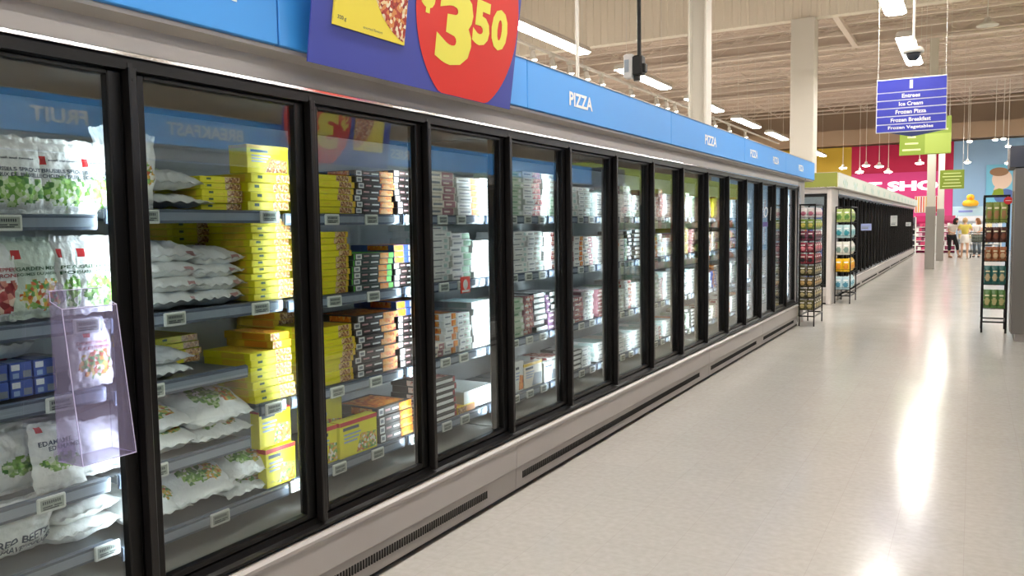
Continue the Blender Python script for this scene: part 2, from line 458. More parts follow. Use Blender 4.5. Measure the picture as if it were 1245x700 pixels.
# price label on a rail: local frame, front facing +x
def tag_mesh():
    m = MB(); m.box(-.006, .004, -.045, .045, -.024, .024, 0, .003)
    m.quad((.0045, -.037, -.016), (.0045, .037, -.016), (.0045, .037, .017), (.0045, -.037, .017), 1)
    for k in range(9):
        y_ = -.030+k*.0065; m.quad((.005, y_, .003), (.005, y_+.004, .003), (.005, y_+.004, .012), (.005, y_, .012), 2)
    for (a, b_, z) in ((-.03, .0, -.005), (.005, .03, -.005), (-.03, .02, -.011)):
        m.quad((.005, a, z-.0025), (.005, b_, z-.0025), (.005, b_, z+.001), (.005, a, z+.001), 2)
    m.keep = True
    o = m.build('price_label', [M_TAG, M_TAGG, M_TAGT]); me = o.data; bpy.data.objects.remove(o); return me
TAGM = tag_mesh()

def door_parts():
    """one glass door, local: y 0..P, x=0 handle front, base z absolute"""
    d = .036   # frame front sits behind the handle front
    m = MB(); a, b_ = .032, P-.004
    xo, xi = -d, -d-.035
    s = .052
    m.box(xi, xo, a, a+.046, Z_DB+.012, Z_DT-.004, 0, .004); m.box(xi, xo, b_-.046, b_, Z_DB+.012, Z_DT-.004, 0, .004)
    m.box(xi, xo, a+.046, b_-.046, Z_DB+.012, Z_DB+.034, 0, .003); m.box(xi, xo, a+.046, b_-.046, Z_DT-.018, Z_DT-.004, 0, .003)
    fr = m
    g = MB(); g.box(xi+.012, xi+.018, a+.03, b_-.03, Z_DB+.026, Z_DT-.012)
    h = MB()
    h.prism([(-.034, .0), (-.003, .0), (0, .004), (0, .024), (-.003, .028), (-.034, .028)], 'z', Z_DB-.005, Z_DT+.006)
    for z in (Z_DB+.03, Z_DT-.03): h.tube((-.02, .014, z), (.0015, .014, z), .006, 8)
    h.box(-.03, -.01, .004, .02, Z_DT+.002, Z_DT+.022); 
    return fr, g, h
_f, _g, _h = door_parts()
ME_FR, ME_GL, ME_HA = keepmesh(_f, M_BLACK, 'door'), keepmesh(_g, M_GLASS, 'glass_pane'), keepmesh(_h, M_HANDLE, 'handle')
ME_GLD = keepmesh(_g, M_TINT, 'glass_pane_dark')
mm = MB(); mm.prism([(-.006, -.012), (.004, -.003), (.006, -.003), (.006, .003), (.004, .003), (-.006, .012), (-.006, .0105), (-.004, .010), (-.004, -.010), (-.006, -.0105)], 'z', Z_DB+.09, Z_DT-.09, 0)
mm.box(-.0046, -.0041, -.0095, .0095, Z_DB+.10, Z_DT-.10, 1)
mm.box(-.006, .007, -.013, .013, Z_DB+.05, Z_DB+.09, 0)
ME_LED = keepmesh(mm, [mat('strip_housing', '#B4B2AE', .4), M_LED], 'light_strip')
mm = MB(); mm.box(-.105, -.073, -.034, .034, Z_DB, Z_DT); ME_MUL = keepmesh(mm, M_BLACK2, 'mullion')

def case(loc, rz, n, label, group, lit=True, spec=None, dark=False, ends=(0, 0)):
    e = empty('freezer_case', loc, label, 'freezer', group, rz)
    L = n*P
    # body: back, ends, deck and roof of the cabinet, one shell
    m = MB()
    m.box(-.86, -.80, 0, L, .10, 2.18, 0)
    if ends[0]: m.box(-.80, -.11, 0.0, .012, .33, 2.08, 0)
    if ends[1]: m.box(-.80, -.11, L-.012, L, .33, 2.08, 0)
    m.box(-.80, -.075, 0.012, L-.012, .30, .385, 1)
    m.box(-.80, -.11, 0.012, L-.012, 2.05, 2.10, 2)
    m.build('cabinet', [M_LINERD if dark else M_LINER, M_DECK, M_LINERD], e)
    # upper canopy: light panel, soffit sloping out to the fascia
    m = MB(); m.box(-.80, 0, 0, L, 2.097, 2.178); m.build('canopy_panel', M_PANEL, e)
    m = MB(); m.prism([(-.8, 2.178), (.0, 2.178), (.095, 2.183), (.095, 2.198), (-.8, 2.20)], 'y', 0, L); m.build('soffit', M_SOFFIT, e)
    m = MB(); m.box(-.02, .004, 0, L, 2.083, 2.096, 0, .002); m.build('chrome_trim', M_CHROME, e)
    # black top and bottom rails
    m = MB(); m.box(-.11, -.012, 0, L, Z_DT+.0, 2.083); m.build('top_rail', M_BLACK, e)
    m = MB(); m.prism([(-.11, .325), (-.012, .325), (0.0, .335), (0.0, .345), (-.02, .352), (-.03, .372), (-.11, .372)], 'y', 0, L); m.build('bottom_rail', M_BLACK, e)
    # base
    m = MB(); m.prism([(-.10, .155), (.012, .155), (.016, .160), (.016, .29), (.024, .30), (.024, .312), (.01, .322), (-.10, .322)], 'y', .002, L-.002)
    m.build('base_panel', M_BASE, e)
    m = MB(); m.prism([(-.10, .03), (.006, .03), (.01, .155), (-.10, .155)], 'y', .002, L-.002); m.box(-.10, -.03, .002, L-.002, 0, .03, 1)
    m.build('kick_panel', [M_KICK, M_SLOT], e)
    m = MB()
    y_ = .08
    while y_ < L-.32:
        m.box(.003, .0105+.0015, y_, y_+.009, .078, .118); y_ += .0185
    o = m.build('vent_grille', M_SLOT, e)
    # doors
    for i in range(n):
        d = link('door', ME_FR, e, (0, i*P, 0))
        link('glass_pane', ME_GLD if dark else ME_GL, d)
        link('handle', ME_HA, d)
        sp = (spec[i] if spec else None)
        if sp is not None:
            for (a, b_, z) in sp:
                s = MB()
                s.box(-.76, -.195, a+.015, b_-.015, z-.028, z-.008)
                s.box(-.195, -.180, a+.015, b_-.015, z-.030, z+.0, 0)
                sh = s.build('shelf', M_SHELF, e, loc=(0, i*P, 0))
                r = MB(); r.prism([(-.179, z-.046), (-.172, z-.046), (-.168, z-.03), (-.168, z), (-.179, z+.004)], 'y', a+.016, b_-.016, 0)
                r.box(-.1678, -.1670, a+.02, b_-.02, z-.036, z-.008, 1)
                r.build('price_rail', [M_RAIL, M_RAILC], sh)
    for i in range(n+1):
        link('mullion', ME_MUL, e, (0, min(max(i*P+.014, .034), L-.034), 0))
        if lit: link('light_strip', ME_LED, e, (-.118, min(max(i*P+.014, .034), L-.034), 0))
    return e
def labels(e, tags):
    """tags: (shelf index in e, y world, z world)"""
    sh = sorted([c for c in e.children if c.name.startswith('shelf')], key=lambda s: s.location.y)
    for (yw, zw) in tags:
        best = None
        for s in sh:
            yl = yw-e.location.y-s.location.y
            if -.02 <= yl <= P+.02:
                zc = s.data.vertices[0].co.z
                q = abs(zc-zw)
                if best is None or q < best[0]: best = (q, s, yl)
        if best: link('price_label', TAGM, best[1], (-.1615, best[2], best[1].data.vertices[0].co.z+.005), (0, 0, 0))

G_L = 'glass door freezer cases along the left side'
starts = [v-.028 for v in (Y0, Y0+5*P, Y0+10*P, Y0+13*P, Y0+16*P)]
CASES = []
for k, (n, lab) in enumerate(((5, 'nearest grey five-door freezer case with vegetables, breakfast boxes and pizza'), (5, 'second grey five-door freezer case, full of frozen pizza'),
                              (3, 'third grey freezer case, three doors, under the blue fascia'), (3, 'farthest grey three-door case of the left row, beside the snack rack'))):
    base = [0, 5, 10, 13][k]
    spec = [shelf_spec(base+i-1) for i in range(n)]
    CASES.append(case((XF, starts[k], 0), 0, n, lab, G_L, True, spec, False, (k == 0, k == 3)))
# price labels on the left run
TG = [(1.37, 1.58), (1.60, 1.25), (1.50, 1.02), (1.455, .72), (1.63, .52),
      (1.84, 1.60), (2.39, 1.60), (1.93, 1.245), (2.33, 1.245), (1.83, 1.0), (2.38, .83), (1.83, .72), (2.09, .475), (2.50, .475)]
for y_ in (2.76, 3.03, 3.34, 3.62, 3.80, 4.15): TG += [(y_, z-.02) for z in SH_PIZZA]
e = CASES[0]; labels(e, [t for t in TG if t[0] < 4.09])
tg = []
for d in range(4, 9):
    for k_ in range(4): tg += [(Y0+(d+1)*P+.10+k_*.19, z-.02) for z in SH_PIZZA]
labels(CASES[1], tg)

# end panel of the left run, with the bull-nose trim
yE = starts[4]+.028
e = empty('freezer_end_panel', (XF, yE, 0), 'grey end panel closing the far end of the left freezer row', 'end panel')
m = MB(); m.box(-.86, .0, .0, .055, 0, 2.178, 0, .004); m.build('panel', M_BASE, e)
m = MB(); m.prism([(-.02, .0), (.012, .0), (.018, .01), (.018, .045), (.012, .055), (-.02, .055)], 'z', .05, 2.10); m.build('corner_trim', M_CHROME, e)
m = MB(); m.box(-.86, .095, .055, .70, 2.178, 2.20); m.build('soffit', M_SOFFIT, e)
m = MB(); m.box(-.80, -.02, .055, .62, 0, 2.178); m.build('end_cabinet', M_BASE, e)
m = MB(); m.box(-.80, -.03, .62, .66, .12, .30, 0, .01); m.build('bumper', M_BLACK, e)

# blue fascia panels with category words
def fascia(y0, y1, words, x0, rz, label, group, south=1, m_=None):
    e = empty('fascia_panel', (x0, y0, 2.20), label, 'sign panel', group, rz)
    L = y1-y0
    m = MB(); m.box(-.03, 0, .003, L-.003, 0, .262, 0, .003); m.build('board', m_ or M_BLUE, e)
    m = MB(); m.box(-.035, .004, .003, L-.003, .262, .268); m.build('top_trim', M_STEELW, e)
    for (t, yc, wd, ht) in words:
        zc = .155 if (t == 'FRUIT' and rz == 0) else .122
        m = MB(); m.text(t, lambda u, v: (.0022, yc-y0+u*wd if rz == 0 else yc+u*wd, zc+v*ht), 0, .028); m.keep = True
        m.build('lettering', M_WHITE, e)
    return e
G_F = 'blue fascia panels above the left freezers'
for (a, b_, words, lab) in (
    (-.30, 2.20, [('FRUIT', 1.86, .37, .10)], 'blue fascia panel above the leftmost freezer doors'),
    (2.20, 4.075, [], 'blue fascia panel mostly hidden behind the big price sign'),
    (4.075, 6.565, [('PIZZA', 4.79, .35, .085)], 'blue fascia panel with large word PIZZA right of the price sign'),
    (6.565, 9.05, [('PIZZA', 7.73, .39, .09)], 'blue fascia panel reading PIZZA below the slim steel column'),
    (9.05, 11.3, [('PIZZA', 9.48, .36, .085), ('PIZZA', 10.67, .35, .085)], 'blue fascia panel carrying the word PIZZA twice, far along the row'),
    (11.3, 13.56, [('PIZZA', 12.40, .38, .085)], 'last blue fascia panel of the left row, above the snack rack')):
    fascia(a, b_, words, -2.165, 0, lab, G_F)

# promotional sign
def promo(x0, yc0, rz, label):
    e = empty('price_sign', (x0, yc0, 2.155), label, 'sign', None, rz)
    W, H = 1.50, .80
    m = MB(); m.box(-.006, 0, 0, W, 0, H); m.build('board', M_SIGNB, e)
    e.rotation_euler = (0, .14, rz)
    m = MB(); m.v = [(.002, 1.05+.44*math.cos(2*math.pi*k/72), max(.002, .40+.45*math.sin(2*math.pi*k/72))) for k in range(72)]; m.f = [tuple(range(72))]; m.m = [0]
    m.keep = True; m.build('red_circle', M_SIGNR, e)
    m = MB(); m.box(0, .008, .11, .55, .155, .62, 0); 
    n = 26; i = len(m.v); c0 = (.57, .52)
    pts = [(.549, .175)]
    for k in range(n+1):
        t = math.pi+.05+(math.pi/2-.0)*k/n*1.0
        pts.append((.60+.33*math.cos(t), .53+.37*math.sin(t)))
    pts = [(p[0], p[1]) for p in pts if p[0] <= .549 and p[1] >= .16]
    top = [(.549, .60), (.28, .60)]
    pl = [(.549, .17)]+[p for p in sorted(pts, key=lambda q: -q[0])]+[(.28, .60), (.549, .60)]
    m.v += [(.0086, p[0], p[1]) for p in pl]; m.f.append(tuple(range(8, 8+len(pl)))); m.m.append(1)
    m.text('320 g', lambda u, v: (.009, .155+u*.05, .185+v*.018), 2, .01); m.text('assorted flavours', lambda u, v: (.009, .34+u*.12, .178+v*.010), 2, 0)
    m.keep = True; m.build('pizza_picture', [M_SIGNY, M_PIZZA, M_INK], e)
    m = MB(); K = .003
    m.text('3', lambda u, v: (K, .925+u*.29, .305+v*.345), 0, .055)
    m.text('$', lambda u, v: (K, .700+u*.10, .405+v*.17), 0, .04)
    m.text('5', lambda u, v: (K, 1.145+u*.15, .365+v*.205), 0, .05)
    m.text('0', lambda u, v: (K, 1.312+u*.155, .366+v*.195), 0, .05)
    m.keep = True; m.build('price_lettering', mat('price_yellow', '#F2E85A', .5), e)
    m = MB(); m.box(-.03, -.006, .2, .24, .05, .6); m.box(-.03, -.006, 1.25, 1.29, .05, .6); m.build('bracket', M_STEELW, e)
    return e
promo(-2.125, 2.30, 0, 'large violet price sign with a red circle reading $3.50 above the left freezers')

# ------------------------------------------------------------------ opposite freezer row (seen mirrored in the door glass)
XO, YO = .74, 12.10
G_R = 'freezer cases along the right side of the aisle'
for k, lab in enumerate(('dark freezer case at the far end of the right row, under the violet sign reflection', 'dark freezer case opposite the yellow breakfast boxes', 'dark freezer case opposite and behind the viewer', 'dark freezer case nearest the south end of the right row')):
    if k < 4: case((XO, YO-5*P*k, 0), math.pi, 5 if k < 3 else 3, lab, G_R, False, None, True, (k == 0, k == 3))
def fo(y1, y0, words, lab):
    fascia(0, y1-y0, [(t, y1-yc, wd, ht) for (t, yc, wd, ht) in words], XO-.112, math.pi, lab, 'blue fascia panels of the right row').location.y = y1
fo(12.1, 9.0, [], 'blue fascia panel at the far end of the right row')
fo(9.0, 5.7, [('FRIES', 7.12, .42, .10)], 'blue fascia panel reading FRIES, seen mirrored in the glass')
fo(5.7, 3.75, [('BREAKFAST', 4.56, .74, .10)], 'blue fascia panel reading BREAKFAST, seen mirrored in the glass')
fo(3.75, 1.3, [('FRUIT', 3.36, .40, .10)], 'blue fascia panel reading FRUIT, seen mirrored in the glass')
fo(1.3, -2.0, [], 'blue fascia panel at the near end of the right row')
promo(XO-.15, 6.80, math.pi, 'violet price sign of the right row, seen mirrored in the glass')
# grey end unit of the right row
e = empty('end_cabinet', (.452, 12.12, 0), 'grey end cabinet closing the right freezer row beside the snack rack', 'cabinet')
m = MB(); m.box(0, 1.0, 0, .75, .10, 2.19, 0, .008); m.build('body', mat('end_grey', '#7A7671', .5), e)
m = MB(); m.box(-.062, 1.06, -.02, .80, 2.195, 2.46, 0, .005); m.build('header', mat('header_dark', '#4C4C52', .5), e)
m = MB(); m.box(.05, .95, .03, .72, 0, .10); m.build('plinth', M_KICK, e)
m = MB(); m.tube((-.012, .06, .12), (-.012, .06, 1.9), .008, 8); m.build('corner_trim', M_CHROME, e)

# ================================================================== PRODUCTS
CART = {}
def mesh_of(mb, mats, n, smooth=False):
    mb.keep = getattr(mb, 'keep', False); return keepmesh(mb, mats, n, smooth)
STY = {  # body material, front regions (u0,u1,v0,v1,material)
 'yellow': (M_YEL, [(.60, 1, .04, .96, M_COOK), (.15, .27, .45, .78, M_INKG), (.33, .55, .30, .42, M_YEL2)]),
 'yellow_plain': (M_YEL, [(.56, .92, .04, .96, M_COOK), (.92, 1, .04, .96, M_YEL2), (.10, .30, .45, .55, M_YEL2)]),
 'dark': (M_DARKC, [(.03, .17, .10, .92, M_WHT), (.055, .145, .3, .7, M_GREYT), (.21, .36, .42, .68, M_PINKA), (.41, .60, .38, .62, M_WHT), (.62, .99, .03, .97, M_ORNG)]),
 'teal': (M_TEALC, [(.00, .035, .05, .95, M_LIME), (.05, .20, .10, .92, M_WHT), (.08, .17, .3, .7, M_GREYT), (.24, .38, .42, .68, M_PINKA), (.43, .62, .38, .62, M_WHT), (.65, .87, .05, .95, M_ORNG), (.87, 1, .05, .95, M_LIME)]),
 'blue': (M_BLUEC, [(.45, .60, .1, .9, M_WHT), (.65, .85, .3, .6, M_WHT), (0, .3, .05, .95, M_ORNG)]),
 'berry': (M_BLUEC, [(.05, .45, .55, .9, M_WHT), (.55, .95, .1, .5, M_GREYT), (.1, .4, .1, .4, mat('pale_blue', '#9DB4D8', .4))]),
 'orange': (M_YEL2, [(0, .5, .04, .96, M_COOK), (.5, 1, .05, .95, mat('carton_orange', '#EE9A2E', .45))]),
 'cream_rose': (M_CREAM, [(.05, .42, .35, .65, M_GREYT), (.48, .95, .05, .95, M_MAUVE), (.55, .8, .35, .6, M_CREAM)]),
 'white_orange': (M_WHT, [(.08, .5, .38, .6, M_GREYT), (.55, .92, .05, .95, M_ORNG)]),
 'white_sage': (M_WHT, [(.08, .4, .35, .6, M_GREYT), (.45, .95, .12, .85, mat('sage', '#B9C7B8', .5)), (.5, .7, .4, .6, M_MAUVE)]),
 'white_green': (M_WHT, [(.06, .5, .35, .65, M_GREYT), (.58, 1, .05, .95, M_GRN)]),
 'white': (M_WHT, [(.08, .6, .38, .58, M_GREYT), (.7, .9, .2, .8, mat('pale_aqua', '#BFD9D6', .5))]),
 'white_red': (M_WHT, [(.08, .45, .38, .6, M_GREYT), (.52, .98, .05, .95, M_ROSE)]),
 'rose': (M_MAUVE, [(.1, .9, .1, .9, M_ROSE), (.1, .5, .35, .65, M_WHT)]),
 'sage': (mat('carton_sage', '#C3D6BE', .45), [(.1, .6, .35, .6, M_GRN), (.7, .95, .2, .8, M_WHT)]),
 'lines': (M_DARKC, [(.02, .9, .25, .72, M_WHT), (.9, 1, .1, .9, M_ROSE)]),
 'bands': (mat('carton_graphite', '#3C4441', .45), [(.0, .92, .30, .95, M_WHT)]),
 'purple': (mat('carton_purple', '#7C5A78', .45), [(.1, .5, .3, .6, M_WHT), (.6, .95, .1, .9, M_ROSE)]),
}
def carton_mb(m, st, w, t, d, ox=0, oy=0, oz=0, off=0):
    """adds one carton; material indexes start at off"""
    m.box(ox-d, ox, oy, oy+w, oz, oz+t, off, min(.002, t*.08))
    for k, (a, b_, c_, e_, _) in enumerate(STY[st][1]):
        x_ = ox+.0007+.0003*k
        m.quad((x_, oy+a*w+.001, oz+c_*t), (x_, oy+b_*w-.001, oz+c_*t), (x_, oy+b_*w-.001, oz+e_*t), (x_, oy+a*w+.001, oz+e_*t), off+1+k)
    m.quad((ox-d*.12, oy-.0007, oz+.1*t), (ox-d*.6, oy-.0007, oz+.1*t), (ox-d*.6, oy-.0007, oz+.9*t), (ox-d*.12, oy-.0007, oz+.9*t), off+len(STY[st][1]))
    m.quad((ox-d*.9, oy+.08*w, oz+t+.0005), (ox-d*.1, oy+.08*w, oz+t+.0005), (ox-d*.1, oy+.92*w, oz+t+.0005), (ox-d*.9, oy+.92*w, oz+t+.0005), off+len(STY[st][1]))
def carton(st, w, t, d=.27):
    k = (st, round(w, 3), round(t, 4), d)
    if k not in CART:
        m = MB(); m.keep = True; carton_mb(m, st, w, t, d)
        CART[k] = keepmesh(m, [STY[st][0]]+[r[4] for r in STY[st][1]], 'pizza_box')
    return CART[k]
XP = -2.468
NBOX = 0
def stack(door, shelf, pos, st, desc, y0, y1, z0, z1, n, x=XP, name='pizza_box', cat='food box', jit=.008, d=.27):
    global NBOX
    t = (z1-z0)/n
    me = carton(st, y1-y0-.006, t-.0012, d)
    for i in range(n):
        o = bpy.data.objects.new(name, me); COL.objects.link(o)
        o.location = (x+RND.uniform(-jit, jit)*1.4, y0+.003+RND.uniform(-jit, jit)*.7, z0+.0005+i*t)
        k = n-1-i
        lab = f'{desc}, {ORD[k] if n > 1 else "single"} in {pos} stack, {shelf} shelf, {door} door'
        tag(o, lab, cat, f'{desc}es stacked on the {shelf} shelf behind the {door} door')
        NBOX += 1
YB, DB = 'yellow breakfast box', 'dark pizza box'
# ---- second door (breakfast)
D = 'second'
stack(D, 'top', 'centre', 'yellow', YB, 2.118, 2.318, 1.624, 1.752, 5, XP-.03, 'breakfast_box')
stack(D, 'top', 'right', 'yellow', YB, 2.322, 2.548, 1.624, 1.770, 4, XP, 'breakfast_box')
stack(D, 'second', 'right', 'yellow', YB, 2.322, 2.540, 1.266, 1.590, 12, XP, 'breakfast_box', jit=.008)
stack(D, 'second', 'rear centre', 'yellow', YB, 2.150, 2.345, 1.266, 1.585, 11, XP-.25, 'breakfast_box')
stack(D, 'third', 'rear centre', 'yellow', YB, 2.060, 2.262, 1.026, 1.135, 4, XP-.25, 'breakfast_box')
stack(D, 'fourth', 'right', 'yellow', YB, 2.300, 2.530, .857, 1.060, 7, XP, 'breakfast_box')
stack(D, 'fourth', 'upper right', 'orange', 'orange breakfast box', 2.42, 2.530, 1.0605, 1.125, 2, XP-.01, 'breakfast_box')
# upright boxes (front cover facing the aisle)
def upright(y0, w, z0, h, t, x, label, band=M_RED, body=M_YEL, pic=M_MIXV, name='breakfast_box', group=None):
    m = MB(); m.box(x-t, x, 0, w, 0, h, 0, .002)
    X_ = x+.0008
    m.quad((X_, .0, h*.88), (X_, w, h*.88), (X_, w, h*.995), (X_, 0, h*.995), 1)
    m.quad((X_, w*.42, h*.05), (X_, w*.97, h*.05), (X_, w*.97, h*.5), (X_, w*.55, h*.55), 2)
    m.quad((X_, w*.08, h*.74), (X_, w*.5, h*.74), (X_, w*.5, h*.83), (X_, w*.08, h*.83), 3)
    for k in range(3):
        m.quad((X_, w*.1, h*(.6-.1*k)), (X_, w*(.55-.05*k), h*(.6-.1*k)), (X_, w*(.55-.05*k), h*(.65-.1*k)), (X_, w*.1, h*(.65-.1*k)), 4)
    m.quad((x-t, -.0006, h*.88), (x, -.0006, h*.88), (x, -.0006, h*.995), (x-t, -.0006, h*.995), 1)
    m.keep = True
    o = m.build(name, [body, band, pic, M_INK, mat('soft_blue', '#9DB2D6', .5)], None, False, (0, y0, z0))
    tag(o, label, 'food box', group)
upright(2.325, .222, 1.7705, .112, .10, XP-.01, 'upright yellow box with grey patch atop the right yellow stack, second door', band=M_YEL2, pic=M_COOK)
upright(2.355, .165, .500, .160, .05, XP, 'lower upright yellow box with red band, lowest shelf, second door')
upright(2.345, .175, .661, .165, .05, XP-.02, 'upper upright yellow box with red band, lowest shelf, second door')
# ---- third door (pizza, dark boxes)
D = 'third'
stack(D, 'top', 'left', 'yellow_plain', YB, 2.700, 2.945, 1.615, 1.785, 6, name='breakfast_box')
stack(D, 'top', 'middle', 'dark', DB, 2.952, 3.242, 1.615, 1.815, 7)
stack(D, 'top', 'right', 'dark', DB, 3.250, 3.500, 1.615, 1.830, 7)
stack(D, 'second', 'left', 'yellow_plain', YB, 2.700, 2.905, 1.258, 1.535, 10, name='breakfast_box')
stack(D, 'second', 'middle', 'teal', 'dark pizza box with green end', 2.915, 3.215, 1.258, 1.432, 6)
stack(D, 'second', 'right', 'dark', DB, 3.228, 3.500, 1.258, 1.375, 4)
stack(D, 'second', 'upper right', 'blue', 'blue and white pizza box', 3.215, 3.480, 1.3755, 1.465, 3)
stack(D, 'third', 'left', 'yellow_plain', YB, 2.700, 2.915, .855, 1.115, 9, name='breakfast_box')
stack(D, 'third', 'rear left', 'orange', 'orange pizza box', 2.730, 2.925, .855, 1.170, 9, XP-.285)
stack(D, 'third', 'middle', 'dark', DB, 2.922, 3.240, .855, 1.145, 9)
stack(D, 'third', 'right', 'dark', DB, 3.250, 3.500, .855, 1.110, 8)
stack(D, 'third', 'upper right', 'blue', 'blue and white pizza box', 3.235, 3.480, 1.1105, 1.185, 2)
upright(2.665, .118, .51, .165, .06, XP, 'upright yellow box cut by the left frame, lowest shelf, third door')
upright(2.790, .262, .51, .165, .06, XP+.01, 'upright yellow box with red band at the front, lowest shelf, third door')
upright(2.700, .235, .51, .305, .06, XP-.10, 'tall yellow box with red band standing behind, lowest shelf, third door')
stack(D, 'lowest', 'right', 'dark', DB, 3.080, 3.360, .51, .680, 4)
# ---- fourth door
D = 'fourth'
stack(D, 'top', 'left', 'cream_rose', 'cream and mauve pizza box', 3.555, 3.795, 1.613, 1.842, 6)
stack(D, 'top', 'middle', 'white_orange', 'white and orange pizza box', 3.803, 4.060, 1.613, 1.820, 6)
stack(D, 'top', 'right', 'white_sage', 'white and sage pizza box', 4.068, 4.310, 1.613, 1.828, 7)
stack(D, 'second', 'left', 'white', 'white pizza box', 3.550, 3.728, 1.258, 1.560, 9, jit=.009)
stack(D, 'second', 'middle', 'white_green', 'white and green pizza box', 3.745, 3.938, 1.258, 1.515, 7, jit=.008)
stack(D, 'second', 'right', 'white', 'white pizza box', 3.950, 4.180, 1.258, 1.470, 6)
stack(D, 'third', 'left', 'cream_rose', 'cream and mauve pizza box', 3.540, 3.655, .855, .930, 2)
stack(D, 'third', 'centre left', 'white_orange', 'white and orange pizza box', 3.662, 3.795, .855, 1.080, 6, jit=.008)
stack(D, 'third', 'centre right', 'white_sage', 'white and sage pizza box', 3.803, 3.935, .855, 1.070, 6, jit=.008)
stack(D, 'third', 'right', 'white', 'white pizza box', 3.945, 4.180, .855, 1.120, 7)
stack(D, 'lowest', 'left', 'lines', 'dark box with white stripe', 3.525, 3.755, .51, .735, 6)
stack(D, 'lowest', 'middle', 'orange', 'flat orange pizza box', 3.762, 3.95, .51, .55, 1)
# ---- fifth door
D = 'fifth'
stack(D, 'top', 'left', 'sage', 'pale green pizza box', 4.42, 4.565, 1.613, 1.885, 8)
stack(D, 'top', 'middle', 'white_red', 'white and red pizza box', 4.572, 4.820, 1.613, 1.893, 8)
stack(D, 'top', 'right', 'white_sage', 'white and sage pizza box', 4.828, 5.05, 1.613, 1.890, 8)
stack(D, 'second', 'left', 'white', 'white pizza box', 4.42, 4.605, 1.258, 1.515, 8)
stack(D, 'second', 'middle', 'white_sage', 'white and sage pizza box', 4.612, 4.83, 1.258, 1.515, 8)
stack(D, 'second', 'right', 'white_red', 'white and red pizza box', 4.838, 5.05, 1.258, 1.505, 8)
stack(D, 'third', 'left', 'sage', 'pale green pizza box', 4.42, 4.555, .855, 1.100, 6)
stack(D, 'third', 'centre left', 'rose', 'rose pizza box', 4.562, 4.690, .855, 1.105, 6)
stack(D, 'third', 'centre right', 'bands', 'white-banded dark pizza box', 4.700, 4.870, .855, 1.110, 7)
stack(D, 'third', 'right', 'purple', 'purple pizza box', 4.880, 5.05, .855, 1.085, 6)
upright(4.43, .11, .51, .19, .05, XP, 'white upright carton with orange picture, lowest shelf, fifth door', band=M_WHT, body=M_WHT, pic=M_ORNG, name='pizza_box')
upright(4.55, .25, .51, .16, .05, XP, 'cream upright carton in the middle, lowest shelf, fifth door', band=M_YEL2, body=M_CREAM, pic=M_GREYT, name='pizza_box')
upright(4.81, .23, .51, .13, .05, XP+.01, 'white upright carton at right, lowest shelf, fifth door', band=M_WHT, body=M_WHT, pic=M_GREYT, name='pizza_box')
print('individual boxes', NBOX)
# ---- the rest of the row: too many to count, one object
fill = MB(); fill.keep = True
sts = ['white', 'white_red', 'cream_rose', 'sage', 'rose', 'white_sage', 'white_orange', 'white_green', 'purple', 'bands', 'yellow_plain', 'blue']
wts = [9, 7, 4, 4, 4, 6, 6, 5, 1, 2, 1, 1]
mats_all, offs = [], {}
for s_ in sts:
    offs[s_] = len(mats_all); mats_all += [STY[s_][0]]+[r[4] for r in STY[s_][1]]
for d in range(5, 15):
    yb = Y0+(d+1)*P
    for zi, z in enumerate(SH_PIZZA):
        yy = yb+.035
        hmax = [.27, .27, .27, .20][zi]
        while yy < yb+P-.10:
            w_ = RND.choice([.17, .22, .25]); w_ = min(w_, yb+P-.04-yy)
            st = RND.choices(sts, wts)[0]; t = RND.choice([.030, .036, .042]); n = int(RND.uniform(.72, 1.0)*hmax/t)
            for i in range(n):
                carton_mb(fill, st, w_-.008, t-.002, .26, XP+RND.uniform(-.008, .008), yy+RND.uniform(-.003, .003), z+.004+i*t, offs[st])
            yy += w_
# hollow the material list so indexes stay right
o = fill.build('frozen_food_cartons', mats_all)
tag(o, 'stacks of white, red and green frozen food cartons behind the sixth and farther doors', 'food boxes', None, 'stuff')

